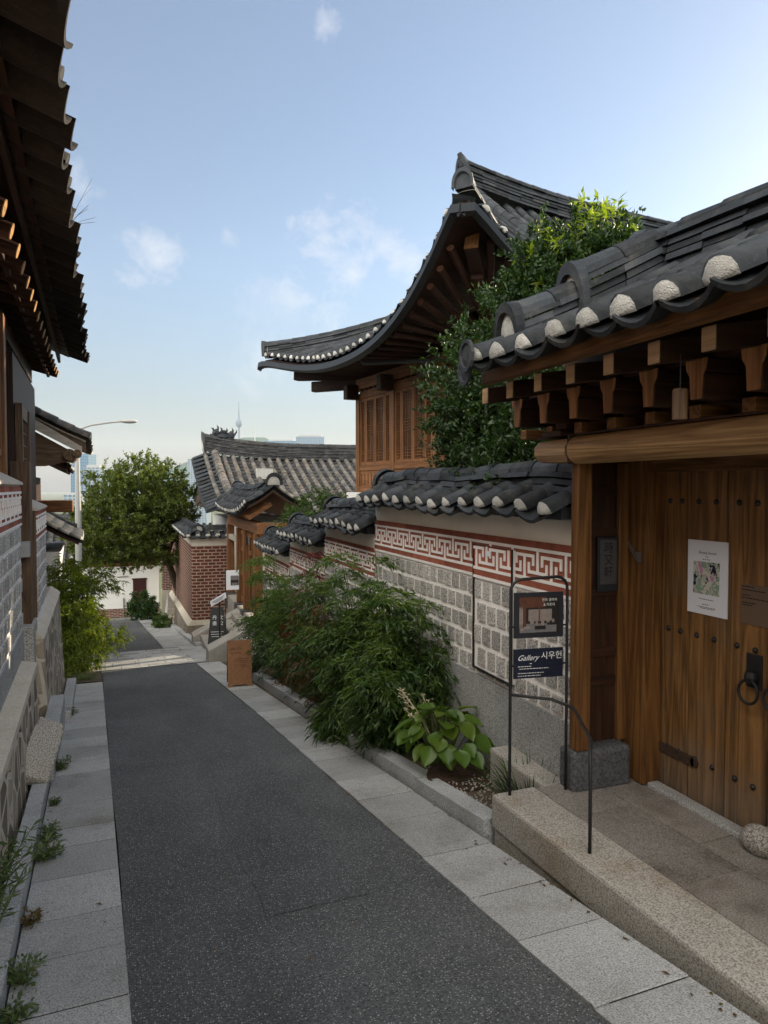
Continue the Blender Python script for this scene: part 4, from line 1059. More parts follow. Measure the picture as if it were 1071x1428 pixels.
# ---- evergreen growing over the wall
def evergreen():
    t = thing('evergreen_tree', 'dark glossy evergreen leaning over the courtyard wall between gate and house', 'tree', (3.55, 6.0, .7))
    tr = MB(); tp = Vector((3.5, 5.95, 2.0)); tr.tube([(3.55, 6.0, .6), (3.5, 6.02, 1.3), tuple(tp)], [.085, .07, .06], 9)
    bl = [((3.27, 6.15, 1.95), (.42, .62, .55)), ((3.20, 6.3, 2.5), (.38, .6, .45)), ((3.5, 5.95, 2.75), (.48, .6, .55)), ((3.75, 5.8, 3.15), (.45, .5, .5)), ((4.02, 5.7, 3.45), (.45, .5, .42)), ((3.55, 6.0, 2.05), (.5, .6, .45)), ((4.35, 5.75, 3.55), (.4, .4, .32)), ((3.95, 5.7, 3.72), (.40, .42, .28)), ((3.68, 5.75, 3.42), (.32, .42, .34)), ((4.3, 5.4, 3.1), (.4, .5, .5)), ((3.0, 5.6, 1.72), (.2, .5, .2)), ((3.05, 4.9, 1.80), (.25, .5, .28)), ((3.3, 5.1, 2.1), (.4, .6, .4))]
    for i, (c, r) in enumerate(bl): limb(tr, tp + Vector((0, 0, -.3)), c, .035, .010, .2, 5, i)
    tr.build('trunk', 'bark', t)
    bl = [(c, tuple(x * 1.22 for x in r)) for c, r in bl]; P, D = clumps(bl, 3600, 28, .20, .3)
    P2, D2 = clumps([((3.12, 6.6, 2.45), (.22, .3, .5)), ((3.0, 6.2, 2.2), (.14, .6, .5))], 90, 16, .22, .5)
    P = np.concatenate([P, P2]); D = np.concatenate([D, D2])
    leaf_mesh('crown', 'leaf_ever', t, P, D, rng.uniform(.038, .068, len(P)), rng.uniform(.018, .030, len(P)))
    # young shoots; pale clumps put sunlight into the leaf colour at the top
    P, D = [], []; tw = MB()
    for (x, y, z, h) in [(3.85, 5.7, 3.75, .32), (3.7, 5.75, 3.6, .25), (3.95, 5.75, 3.7, .25), (4.25, 5.6, 3.72, .58), (4.42, 5.65, 3.6, .35), (3.62, 5.7, 3.4, .25), (4.0, 5.5, 3.6, .2), (3.5, 5.7, 3.2, .2), (3.75, 5.5, 3.45, .28), (3.35, 6.0, 3.0, .3), (3.1, 6.1, 2.75, .25), (3.6, 5.5, 3.15, .2)]:
        tw.tube([(x, y, z - .25), (x + .02, y, z + h * .5), (x + .03, y, z + h)], [.006, .004, .002], 5, cap=False)
        for k in range(int(36 + h * 80)):
            u = rng.random(); a = rng.uniform(0, 2 * PI); P.append([x + .02 * u, y, z - .1 + (h + .1) * u]); D.append([math.cos(a), math.sin(a), rng.uniform(-.1, .9)])
    Py, Dy = clumps([((3.95, 5.65, 3.85), (.40, .4, .24)), ((3.68, 5.7, 3.55), (.28, .4, .22)), ((4.4, 5.6, 3.65), (.3, .3, .20)), ((4.1, 5.6, 3.9), (.25, .3, .2))], 80, 14, .18, .6); P += list(Py); D += list(Dy)
    tw.build('shoots', 'twig', t); leaf_mesh('young_and_sunlit_leaves', 'leaf_young_sunlit', t, P, D, rng.uniform(.07, .13, len(P)), rng.uniform(.022, .034, len(P)), fold=.15)
evergreen()
def soft_bush(name, label, blobs, base, nclump, nleaf, mat, L, wd, group=None, cat='bush', twig=.18, stems=True, shell=.4, droop=.2, mat2=None):
    t = thing(name, label, cat, base, 0, group); P, D = clumps(blobs, nclump, nleaf, twig, shell)
    if stems:
        st = MB()
        for i, (c, r) in enumerate(blobs):
            for k in range(3): limb(st, (base[0] + random.uniform(-.08, .08), base[1] + random.uniform(-.08, .08), base[2] - .03), (c[0] + random.uniform(-.5, .5) * r[0], c[1] + random.uniform(-.5, .5) * r[1], c[2] + r[2] * .4), .014, .005, .15, 5, i * 3 + k)
        st.build('stems', 'twig', t)
    if mat2:
        m = P[:, 2] + rng.normal(size=len(P)) * .12 < np.median(P[:, 2]); leaf_mesh('lower_foliage', mat2, t, P[m], D[m], rng.uniform(.7, 1.3, m.sum()) * L, rng.uniform(.7, 1.2, m.sum()) * wd, droop=droop); P, D = P[~m], D[~m]
    leaf_mesh('foliage', mat, t, P, D, rng.uniform(.7, 1.3, len(P)) * L, rng.uniform(.7, 1.2, len(P)) * wd, droop=droop); return t
soft_bush('bamboo_bush', 'light green bamboo-like bush rising behind the lowest wall sections', [((3.35, 13.2, 1.15), (.45, .6, .42)), ((3.15, 13.7, .75), (.4, .6, .42)), ((3.55, 12.6, 1.1), (.35, .5, .4))], (3.3, 13.2, -.2), 420, 22, 'leaf_nandina', .085, .016, droop=.5)

# ================================================================== RIGHT: pavilion house
def pavilion():
    t = thing('pavilion_house', 'tall timber pavilion house with lattice windows and sweeping upturned tiled eaves', 'house', PF(8.5, 11.5, .5), PA)
    F = PF; x0, x1, y0, y1 = 6.3, 10.9, 9.1, 13.9; zf = 1.55
    b = MB(F); b.box(x0 - .2, x1 + .2, y0 - .3, y1 + .25, .2, zf); b.build('stone_base', 'plaster_white', t)
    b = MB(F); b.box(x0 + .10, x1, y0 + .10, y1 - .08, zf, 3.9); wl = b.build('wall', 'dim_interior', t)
    ys = [y1, y1 - 1.6, y1 - 3.2, y0]
    for y in ys:
        p = MB(F); p.box(x0 - .06, x0 + .12, y - .09, y + .09, zf, 3.62); p.build('post', 'orange_wood_z', t, bevel=.008)
        p = MB(F); p.box(x0 - .34, x0 - .06, y - .10, y + .10, 3.50, 3.80); p.build('bracket', 'dark_wood_x', t, bevel=.02)
    p = MB(F); p.box(x1 - .1, x1 + .1, y0 - .09, y0 + .09, zf, 3.62); p.box(x0 + 2.2, x0 + 2.4, y0 - .07, y0 + .1, zf, 3.62); p.build('post', 'orange_wood_z', t)
    b = MB(F); b.box(x0 - .05, x0 + .10, y0 + .1, y1 - .1, 3.50, 3.66); b.box(x0 - .08, x0 + .12, y0 - .5, y1 + .5, 3.70, 3.92); b.build('head_beam', 'orange_wood_y', t, bevel=.008)
    b = MB(F); b.box(x0 + .1, x1 + .3, y0 - .08, y0 + .10, 3.66, 3.92); b.box(x0 + .1, x1, y0 - .05, y0 + .09, 2.0, 2.12); b.build('side_beam', 'orange_wood_x', t, bevel=.008)
    b = MB(F)
    for k in range(3):
        for q in range(7): yy = y1 - 1.6 * k - .2 - q * .2; b.box(x0 - .06, x0 - .02, yy - .03, yy + .03, 3.662, 3.70)
    b.build('frieze_blocks', 'dark_wood_y', t)
    for k in range(3):
        ya, yb = y1 - 1.6 * k - .09, y1 - 1.6 * (k + 1) + .09
        s = MB(F); s.box(x0 - .05, x0 + .09, yb, ya, 2.0, 2.12); s.box(x0 - .05, x0 + .09, yb, ya, 1.56, 1.66); s.box(x0 - .03, x0 + .09, yb, ya, 1.662, 1.998); sill = s.build('sill_panel', 'orange_wood_y', t, bevel=.006)
        g = MB(F)
        for q in range(9): yy = yb + (ya - yb) * (q + .5) / 9; g.box(x0 - .036, x0 - .031, yy - .008, yy + .008, 1.70, 1.95)
        g.build('groove', 'dark_wood_z', sill)
        ws = (.27, .44, .44, .27); y = ya
        for w in ws:
            a, c = y - w + .006, y - .006; y -= w; z0, z1 = 2.125, 3.495
            fr = MB(F)
            for q in ((a, a + .045), (c - .045, c)): fr.box(x0 - .03, x0 + .03, q[0], q[1], z0, z1)
            for q in ((z0, z0 + .05), (z1 - .05, z1)): fr.box(x0 - .03, x0 + .03, a + .046, c - .046, *q)
            win = fr.build('window', 'orange_wood_z', t)
            la = MB(F); n = max(3, round((w - .09) / .066))
            for q in range(1, n): yy = a + .045 + (c - a - .09) * q / n; la.box(x0 - .012, x0 + .006, yy - .0045, yy + .0045, z0 + .05, z1 - .05)
            for zc in (z0 + .05, (z0 + z1) / 2 - .11, z1 - .29):
                for q in range(5): la.box(x0 - .018, x0 - .004, a + .045, c - .045, zc + .012 + q * .052, zc + .021 + q * .052)
            la.build('lattice', 'orange_wood_z', win)
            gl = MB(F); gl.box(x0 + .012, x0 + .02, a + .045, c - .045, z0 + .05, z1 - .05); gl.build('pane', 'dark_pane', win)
    # hip-and-gable roof as a height field over the plan
    X0, Y0, Y1, XE, XG = 4.95, 7.75, 15.45, 15.5, 7.6; yc = (Y0 + Y1) / 2; D = (Y1 - Y0) / 2; ZE = 3.98; RH = 3.07; SL = .45
    HN = lambda d: RH * (.9 * max(0, d) / D + .1 * (max(0, d) / D) ** 2)
    HI = lambda h: D * (-.9 + math.sqrt(.81 + .4 * h / RH)) / .2
    def lift(x, y):
        r1 = math.hypot(x - X0, y - Y0); r2 = math.hypot(x - X0, y - Y1)
        return 1.40 * max(0, 1 - r1 / 3.9) ** 2.6 + .60 * max(0, 1 - r2 / 3.9) ** 1.8
    def Zn(y): return HN(min(y - Y0, Y1 - y))
    def Z(x, y): return ZE + (min(Zn(y), SL * max(0, x - X0)) if x < XG else Zn(y)) + lift(x, y)
    bul = lambda u, c: .30 * max(0, 1 - abs(u - c) / 2.6) ** 2
    def S1(u, v): b_ = .25 * bul(u, Y0) + bul(u, Y1); x = X0 - b_ + (XG - X0 + b_) * v; return (x, u, ZE + SL * max(0, x - X0) + lift(x, u))      # lane side
    def S2(u, v): b_ = .25 * bul(u, X0); y = Y0 - b_ + (D + b_) * v; return (u, y, ZE + HN(y - Y0) + lift(u, y))                             # near side
    def S3(u, v): b_ = bul(u, X0); y = Y1 + b_ - (D + b_) * v; return (u, y, ZE + HN(Y1 - y) + lift(u, y))
    v1_ = lambda u: (0, max(.02, min(1, Zn(u) / SL / (XG - X0) + .01)))
    v2_ = lambda u: (0, 1) if u >= XG else (0, max(.02, min(1, HI(SL * max(0, u - X0)) / D + .01)))
    cc, cv, en, rg = MB(F), MB(F), MB(F), MB(F)
    slope_tiles(cc, cv, en, S1, frange(Y0 - .02, Y1 + .12, .285), 3.0, vr=v1_, F=F, r=.072)
    slope_tiles(cc, cv, en, S2, frange(X0 - .02, XE, .285), 4.9, vr=v2_, F=F, r=.072)
    slope_tiles(cc, cv, en, S3, frange(X0 - .12, XE, .285), 4.9, vr=v2_, F=F, r=.072)
    ro = cc.build('roof', 'roof_tile', t); cv.build('cover_tiles', 'roof_tile', ro, smooth=True)
    dg = HI(SL * (XG - X0)); gw = MB(F)
    ga = [(XG + .10, Y0 + dg, ZE + HN(dg) - .1), (XG + .10, Y1 - dg, ZE + HN(dg) - .1), (XG + .10, yc + .4, ZE + HN(D - .4) - .05), (XG + .10, yc - .4, ZE + HN(D - .4) - .05)]
    gw.add(ga + [(x + .1, y, z) for x, y, z in ga], [(0, 3, 2, 1), (4, 5, 6, 7), (0, 1, 5, 4), (1, 2, 6, 5), (2, 3, 7, 6), (3, 0, 4, 7)]); gw.build('gable', 'dark_wood_y', ro)
    for yj, c, sy in ((Y0 + dg, (X0 - .08, Y0 - .08), 1), (Y1 - dg, (X0 - .22, Y1 + .22), -1)):
        ql = lambda k: (c[0] + (XG - c[0]) * k, c[1] + (yj - c[1]) * k)
        ridge(rg, en, [(*ql(k), Z(*ql(k)) + .06) for k in (.02, .15, .3, .45, .6, .8, 1.0)], w=.24, layers=2 if sy > 0 else 5, lh=.05, r=.085, F=F, dark_cap=True)
        ridge(rg, en, [(XG, yj + (yc - yj) * k, ZE + Zn(yj + (yc - yj) * k) + .05 + .16 * (1 - k) ** 3) for k in (.0, .15, .35, .6, .95)], w=.27, layers=4, lh=.052, r=.09, F=F)
    ridge(rg, en, [(x, yc, ZE + RH - .03 + .28 * max(0, 1 - (x - XG + .2) / 3.6) ** 2) for x in frange(XG - .18, XE, .4)], w=.36, layers=7, lh=.06, r=.10, F=F, jit=.01, dark_cap=True)
    rg.tube([(XG - .20, yc, ZE + RH + .62), (XG - .23, yc, ZE + RH + .76), (XG - .30, yc, ZE + RH + .86)], [.085, .075, .04], 8)
    en.build('tile_end_plaster', 'end_plaster', ro, smooth=True); rg.build('ridge', 'roof_tile', ro)
    # underside, rafters, hip rafters, gutter
    dk = MB(F)
    dd = lambda S: (lambda u, v: S(u, .012 + v * min(.85 if S is S1 else .5, (v1_ if S is S1 else v2_)(u)[1])))
    sheet(dk, dd(S1), frange(Y0 + .05, Y1 - .05, .3), [0, .2, .4, .7, 1.0], -.06, -.10); sheet(dk, dd(S2), frange(X0 + .05, XE, .3), [0, .2, .4, .7, 1.0], -.06, -.10); sheet(dk, dd(S3), frange(X0 + .05, XE, .5), [0, .5, 1.0], -.06, -.10)
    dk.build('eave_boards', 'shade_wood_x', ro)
    gt = MB(F)
    for S, us in ((S1, frange(Y0 - .14, Y1 + .28, .2)), (S2, frange(X0 - .14, XE, .2))):
        o = len(gt.v)
        for u in us:
            p = Vector(S(u, -.006)); 
            n_ = Vector((-1, 0, 0)) if S is S1 else Vector((0, -1, 0))
            for a, z in ((.07, -.085), (.08, -.19), (-.01, -.23), (-.06, -.085)): gt.v.append(F(*(p + n_ * a + Vector((0, 0, z)))))
        for i in range(len(us) - 1):
            for k in range(4): gt.f.append((o + i * 4 + k, o + i * 4 + (k + 1) % 4, o + i * 4 + 4 + (k + 1) % 4, o + i * 4 + 4 + k))
        gt.f.append(tuple(o + k for k in range(4)))
    gt.build('gutter', 'gutter_metal', ro)
    dp = MB(F); p = S1(11.0, 0); dp.tube([(p[0] + .0, 11.0, p[2] - .14), (p[0] + .1, 11.0, p[2] - .26), (x0 - .1, 10.0, 3.72), (x0 - .1, 10.0, 3.6)], .035, 8); dp.tube([(x0 - .1, 10.0, 3.6), (x0 - .1, 10.0, 1.7)], .035, 8); dp.build('downpipe', 'gutter_metal', t)
    for u in frange(Y0 + .5, Y1 - .3, .29):
        fan = max(-1.1, min(1.1, (u - yc) * .9 - math.copysign(1.6, u - yc))) if abs(u - yc) > 1.8 else 0
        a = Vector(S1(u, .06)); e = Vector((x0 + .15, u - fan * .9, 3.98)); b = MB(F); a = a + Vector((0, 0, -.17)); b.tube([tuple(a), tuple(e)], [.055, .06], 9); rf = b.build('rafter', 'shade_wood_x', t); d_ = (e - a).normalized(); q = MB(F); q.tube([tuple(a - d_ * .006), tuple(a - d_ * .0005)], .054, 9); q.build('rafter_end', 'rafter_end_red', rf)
    for u in frange(X0 + .55, X0 + 3.2, .3):
        fan = max(0, 1.5 - (u - X0)) * .9
        a = Vector(S2(u, .06)); e = Vector((u + fan, y0 + .15, 3.98)); b = MB(F); b.tube([tuple(a + Vector((0, 0, -.15))), tuple(e)], [.055, .06], 9); b.build('rafter', 'shade_wood_x', t)
    for c, e in (((X0 + .02, Y0 + .02), (x0 + .3, y0 + .3)), ((X0 + .02, Y1 - .02), (x0 + .3, y1 - .3))):
        z = Z(*c); b = MB(F)
        sg = 1 if e[1] > c[1] else -1; a1 = (c[0] + .34, c[1] + .34 * sg, z - .44); a2 = (c[0] + .62, c[1] + .62 * sg, z - .74)
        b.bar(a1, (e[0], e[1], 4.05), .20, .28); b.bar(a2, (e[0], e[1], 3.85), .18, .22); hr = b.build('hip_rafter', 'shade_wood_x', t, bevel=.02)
        q = MB(F); d_ = (Vector((e[0], e[1], 4.05)) - Vector(a1)).normalized(); q.bar(tuple(Vector(a1) - d_ * .012), tuple(Vector(a1) - d_ * .001), .19, .27); q.build('rafter_end', 'gate_wood_z', hr)
pavilion()
# PART5

# ================================================================== DOWN THE LANE, right side
def mid_house():
    t = thing('tiled_house', 'low house down the lane with a long weathered tiled roof and dragon-like ridge ornament', 'house', (6, 25, -2.6))
    F = frame(0, 0, 0, R(-90))           # local x -> -world y, local y -> world x
    b = MB(); b.box(3.3, 10.5, 23.0, 31.0, -2.8, .55); b.build('wall', 'plaster_white', t)
    # ridge runs along world x at world y = 27; eave toward the camera at world y = 21.6
    ro, mk = gable_roof(t, F, -21.7, -32.2, -27, 2.55, 11.0, .72, .72, 2.72, pitch=.335, lift=(.42, .1), tile='roof_tile_grey', cover='roof_tile_old', layers=9, lh=.062, r=.085, verge=False, rw=.36, concave=.35, sag=.05)
    S = mk(-21.7, .72); S0 = mk(-32.2, .72)
    rg, en, cv = MB(F), MB(F), MB(F)
    ridge(rg, en, [(lambda p: (p[0], p[1], p[2] + .05))(S(2.95, v)) for v in (.0, .2, .4, .6, .8, .97)], w=.30, layers=2, lh=.06, r=.13, F=F)
    rg.build('verge_ridge', 'roof_tile_old', ro, smooth=False); en.build('tile_end_plaster', 'end_plaster', ro, smooth=True)
    # verge tiles hanging over the gable edge toward the lane
    for v in frange(.02, .98, .062):
        p = S(2.62, v); o = Vector((p[0], p[1], p[2] + .03)); rr = .085
        for q_, y_, dz in ((0, 2.85, .05), (1, 2.45, -.06), (2, 2.05, -.20)):
            pass
        pts = [(2.9, .06), (2.5, -.03), (2.15, -.17)]; n0 = len(cv.v)
        for y_, dz in pts:
            for k in range(8):
                a = PI * k / 7; cv.pt(p[0] + rr * math.cos(a), y_, p[2] + dz + rr * math.sin(a))
        for j in range(2): cv.f += [(n0 + j * 8 + k, n0 + j * 8 + k + 1, n0 + j * 8 + 9 + k, n0 + j * 8 + 8 + k) for k in range(7)]
        cv.f.append(tuple(n0 + 16 + k for k in range(8)))
    sh = MB(F); Sv = lambda u, v: (S(2.6, v)[0], 2.12 + .8 * u, S(2.6, v)[2] - .16 + .22 * u)
    sheet(sh, Sv, [0, .5, 1], [0, .2, .4, .6, .8, 1], -.02, -.08)
    cv.build('verge_tiles', 'roof_tile', ro, smooth=False); sh.build('verge_bed', 'roof_tile', ro)
    gb_ = MB(F); gb_.add([(-22.6, 2.6, .9), (-31.4, 2.6, .9), (-27, 2.6, 2.75), (-22.6, 2.7, .9), (-31.4, 2.7, .9), (-27, 2.7, 2.75)], [(0, 1, 2), (5, 4, 3), (0, 3, 4, 1), (1, 4, 5, 2), (2, 5, 3, 0)]); gb_.build('gable', 'dark_wood_y', t)
    b = MB(); b.box(4.2, 4.75, 25.1, 25.4, 1.95, 2.32); b.build('roof_patch', 'end_plaster', ro)
    # ornament on the ridge end: a crouching beast with spiky crest
    b = MB(); cx, cy, cz = 3.25, 27, 3.42
    b.blob((cx, cy, cz + .10), (.26, .13, .16), .4, 2); b.blob((cx - .24, cy, cz + .24), (.14, .11, .14), .5, 5); b.blob((cx + .30, cy, cz + .16), (.16, .10, .14), .5, 8); b.blob((cx + .02, cy, cz + .26), (.16, .09, .10), .5, 9)
    for dx, dz, ang, l in ((-.30, .32, 120, .16), (-.18, .36, 80, .17), (-.02, .32, 100, .14), (.12, .28, 60, .15), (.34, .24, 70, .20), (.42, .22, 40, .18), (-.36, .2, 190, .13)):
        b.tube([(cx + dx, cy, cz + dz - .05), (cx + dx + l * .6 * math.cos(R(ang)), cy, cz + dz + l * .6 * math.sin(R(ang))), (cx + dx + l * math.cos(R(ang + 20)), cy, cz + dz + l * math.sin(R(ang + 20)))], [.05, .035, .008], 6)
    b.box(cx - .3, cx + .4, cy - .12, cy + .12, cz - .14, cz + .03); b.build('ridge_ornament', 'roof_tile', ro)
mid_house()

def small_gate():
    t = thing('orange_gate', 'small orange timber gate with its own tiled roof, down the lane past the bushes', 'gate', (2.8, 17.4, -2))
    ro, mk = gable_roof(t, W, 2.28, 3.42, 2.85, 14.95, 20.3, 1.05, 1.05, 1.55, pitch=.30, lift=(.26, .12), layers=3, r=.085, rw=.30, verge=True, deck_off=(-.03, -.09), nv=3)
    S = mk(2.28, 1.05)
    for y in frange(15.3, 20.0, .3): b = MB(); b.bar((2.36, y, 1.0), (2.85, y, 1.30), .07, .09); b.build('rafter', 'orange_wood_x', t)
    b = MB(); b.box(2.52, 2.72, 15.1, 20.0, .66, .90); b.box(2.56, 3.3, 15.14, 15.26, .62, .88); b.build('head_beam', 'orange_wood_y', t, bevel=.01)
    for y in (15.35, 16.85, 17.95, 19.75):
        p = MB(); p.box(2.48, 2.66, y - .09, y + .09, -1.20, .66); p.build('post', 'orange_wood_z', t, bevel=.01)
        p = MB(); p.box(2.42, 2.72, y - .15, y + .15, -1.6, -1.203); p.build('base_stone', 'stone_dark', t, bevel=.02)
    for a, c in ((16.3, 16.75), (16.95, 17.85)):
        p = MB(); p.box(2.60, 2.64, a, c, -1.2, .66); pp = p.build('side_panel', 'gate_wood_z', t)
        for z in (-1.15, -.5, .1, .5): q = MB(); q.box(2.57, 2.598, a + .01, c - .01, z, z + .1); q.build('batten', 'orange_wood_y', pp)
        q = MB(); q.box(2.565, 2.569, (a + c) / 2 - .06, (a + c) / 2 + .06, -1.04, .49); q.build('muntin', 'orange_wood_z', pp)
    p = MB(); p.box(2.95, 3.0, 18.05, 19.65, -1.25, .62); p.build('door_leaf', 'dark_wood_z', t)
    p = MB(); p.box(2.50, 2.60, 18.05, 19.65, .28, .40); p.build('transom', 'weathered_board', t)
    p = MB(); p.box(2.46, 3.4, 15.2, 20.0, -2.3, -1.25); p.build('stone_base', 'granite_warm', t)
    b = MB(); b.lathe((2.42, 15.8, .40), [(.03, 0), (.04, .01), (.035, .16), (.01, .17)], 10); b.build('lantern', 'gutter_metal', t)
small_gate()
t = thing('gate_steps', 'granite steps and cheek stones rising from the lane to the small orange gate', 'steps', (2.0, 16.5, -2))
for k in range(4):
    mb = MB(); mb.box(1.52 + .24 * k, 2.46, 14.9, 17.2, -2.3, -1.80 + .16 * k); mb.build('step', 'granite_warm', t, bevel=.012)
for y0_, y1_ in ((17.22, 17.75), (13.7, 14.2)):
    zb_ = gzw(1.5, y0_); mb = MB(); mb.hexa([(1.36, y0_, zb_ - .2), (2.45, y0_, zb_ - .2), (2.45, y1_, zb_ - .2), (1.36, y1_, zb_ - .2)], [(1.36, y0_, zb_ + .22), (2.45, y0_, zb_ + .75), (2.45, y1_, zb_ + .75), (1.36, y1_, zb_ + .22)]); mb.build('cheek_stone', 'granite_warm', t, bevel=.015)

def brick_wall():
    t = thing('brick_wall', 'dark red brick wall with tiled coping on a rough stone base, past the orange gate', 'wall', (2, 22, -2.5))
    x0, x1, y0, y1 = 1.56, 2.50, 20.05, 30.0
    b = MB(); b.add([(x0 + .10, y0, -1.98), (x1, y0, -1.98), (x1, y0, .06), (x0 + .10, y0, .06)], [(0, 1, 2, 3)])
    b.add([(x0 + .10, y0, -1.98), (x0 + .10, y0, .06), (x0 + .03, y0 + .03, .06), (x0 + .03, y0 + .03, -1.98)], [(0, 1, 2, 3)]); b.box(x0 + .12, x1, y0 + .02, y0 + .4, -1.98, .058)
    b.build('brick_front', 'brick_front', t)
    b = MB(); b.add([(x0, y0 + .10, -1.98), (x0, y0 + .10, .06), (x0, y1, .06), (x0, y1, -2.5)], [(0, 1, 2, 3)]); b.add([(x0 + .03, y0 + .03, -1.98), (x0 + .03, y0 + .03, .06), (x0, y0 + .10, .06), (x0, y0 + .10, -1.98)], [(0, 1, 2, 3)])
    b.box(x0 + .02, x0 + .34, y0 + .42, y1, -2.5, .056); b.build('brick_side', 'brick_side', t)
    b = MB(); b.box(x0 + .01, x1, y0 + .01, y0 + .38, .061, .30); b.box(x0 + .01, x0 + .34, y0 + .384, y1, .061, .30); b.build('plaster_band', 'plaster_cream', t)
    b = MB(); b.hexa([(x0 - .30, y0 - .12, -2.7), (x1, y0 - .12, -2.7), (x1, y1, -4), (x0 - .30, y1, -4)], [(x0 - .10, y0 - .04, -2.10), (x1, y0 - .04, -2.10), (x1, y1, -2.62), (x0 - .10, y1, -2.62)]); b.build('rubble_base', 'rubble_dark', t)
    b = MB(); b.hexa([(x0 - .13, y0 - .06, -2.10), (x1 - .02, y0 - .06, -2.10), (x1 - .02, y1, -2.62), (x0 - .13, y1, -2.62)], [(x0 - .01, y0 - .02, -1.97), (x1 - .02, y0 - .02, -1.97), (x1 - .02, y1, -2.48), (x0 - .01, y1, -2.48)]); b.build('base_cap', 'concrete_beige', t)
    cc, cv, en, rg = MB(), MB(), MB(), MB()
    S1 = lambda u, v: (u, y0 - .16 + .36 * v, .31 + .16 * v); S2 = lambda u, v: (x0 - .16 + .34 * v, u, .31 + .16 * v)
    slope_tiles(cc, cv, en, S1, frange(x0 - .1, x1, .27), .4, tl=.2); slope_tiles(cc, cv, en, S2, frange(y0, y1, .27), .4, tl=.2)
    ridge(rg, en, [(x, y0 + .2, .47) for x in frange(x0 + .15, x1, .3)], w=.30, layers=2, r=.085); ridge(rg, en, [(x0 + .18, y, .47) for y in frange(y0 + .1, y1, .5)], w=.30, layers=2, r=.085)
    c = cc.build('coping', 'roof_tile', t); cv.build('cover_tiles', 'roof_tile', c, smooth=True); en.build('tile_end_plaster', 'end_plaster', c, smooth=True); rg.build('ridge', 'roof_tile', c)
brick_wall()

# ---- signs by the steps
def lattice_quads(parent, rows): pass
t = thing('plywood_board', 'brown plywood pavement board with faint lettering at the bed corner', 'sign board', (1.48, 10.45, gzw(1.48, 10.45)))
zq = gzw(1.48, 10.42) + .012; FB = frame(1.30, 10.38, zq, R(-4))
for nm, s_ in (('front_panel', 0), ('back_panel', 1)):
    f = (lambda y: y) if not s_ else (lambda y: .34 - y)
    mb = MB(FB); ft = [(0, 0), (.055, 0), (.075, .035), (.265, .035), (.285, 0), (.34, 0), (.34, .645), (0, .645)]
    a = [(x, f(.0 + .145 * z / .645), z) for x, z in ft]; b_ = [(x, f(.014 + .145 * z / .645), z) for x, z in ft]; n_ = len(ft)
    mb.add(a + b_, [tuple(range(n_)), tuple(range(2 * n_ - 1, n_ - 1, -1))] + [(i, (i + 1) % n_, n_ + (i + 1) % n_, n_ + i) for i in range(n_)]); pl_ = mb.build(nm, 'board_wood', t)
    if not s_:
        o_ = FB(.04, .118 - .004, .52); ux_ = FB(1, 0, 0) - FB(0, 0, 0); uy_ = FB(0, .145, .645) - FB(0, 0, 0)
        text_mesh('북촌 한옥', .042, 'text_brown', pl_, o_, ux_, uy_)
        dashes(FB(0, -.003, 0), ux_, uy_, [(.04, .20, .485), (.10, .30, .40), (.10, .29, .37), (.16, .30, .345), (.17, .26, .31), (.2, .3, .29)], 'text_brown', pl_, h=.009)
        hh = None
t = thing('black_board', 'black A-frame board with white characters on the steps against the brick wall', 'sign board', (1.72, 15.9, -1.8))
FB = frame(1.54, 15.75, gzw(1.6, 15.8) + .11, R(-8))
for nm, s_ in (('front_panel', 0), ('back_panel', 1)):
    f = (lambda y: y) if not s_ else (lambda y: .46 - y); ft = [(0, 0), (.05, 0), (.06, .03), (.36, .03), (.37, 0), (.42, 0), (.35, .74), (.30, .80), (.12, .80), (.07, .74)]
    mb = MB(FB); a = [(x, f(.2 * z / .8), z) for x, z in ft]; b_ = [(x, f(.018 + .2 * z / .8), z) for x, z in ft]; n_ = len(ft)
    mb.add(a + b_, [tuple(range(n_)), tuple(range(2 * n_ - 1, n_ - 1, -1))] + [(i, (i + 1) % n_, n_ + (i + 1) % n_, n_ + i) for i in range(n_)]); pl_ = mb.build(nm, 'black_board', t)
    if not s_:
        ux_ = FB(1, 0, 0) - FB(0, 0, 0); uy_ = FB(0, .2, .8) - FB(0, 0, 0)
        for ch, x, z in (('丹', .10, .56), ('文', .235, .56), ('畵', .10, .44), ('公', .235, .44)): text_mesh(ch, .10, 'text_white', pl_, FB(x, .2 * z / .8 - .004, z), ux_, uy_)
        dashes(FB(0, -.004, 0), ux_, uy_, [(.07, .34, .30), (.08, .30, .25), (.09, .33, .20)], 'text_white', pl_, h=.012)
t = thing('menu_stand', 'thin black stand with a tilted white menu plate in front of the black board', 'stand', (1.60, 14.5, gzw(1.6, 14.5)))
zq = gzw(1.66, 14.5) + .18; cx, cy = 1.665, 14.5
mb = MB(); mb.lathe((cx, cy, zq), [(.155, 0), (.155, .012), (.03, .03), (.022, .035)], 20); mb.build('base', 'iron', t)
mb = MB(); mb.tube([(cx, cy, zq + .03), (cx, cy, zq + .92)], .02, 8); mb.build('pole', 'iron', t)
mb = MB(); d_ = Vector((.30, 0, .165)); w_ = Vector((-.02, .0, .10)); o = Vector((cx - .17, cy - .03, zq + .84)); th_ = Vector((0, .02, 0)) + Vector((0, .10, 0)) * .2
mb.addw([o, o + d_, o + d_ + w_, o + w_, o + th_, o + d_ + th_, o + d_ + w_ + th_, o + w_ + th_], [(0, 1, 2, 3), (7, 6, 5, 4), (0, 4, 5, 1), (1, 5, 6, 2), (2, 6, 7, 3), (3, 7, 4, 0)]); pl_ = mb.build('menu_plate', 'paper', t)
dashes(o - Vector((0, .002, 0)), d_, w_, [(.04, .30, .065), (.05, .28, .04), (.10, .26, .02)], 'text_dark', pl_, h=.012)
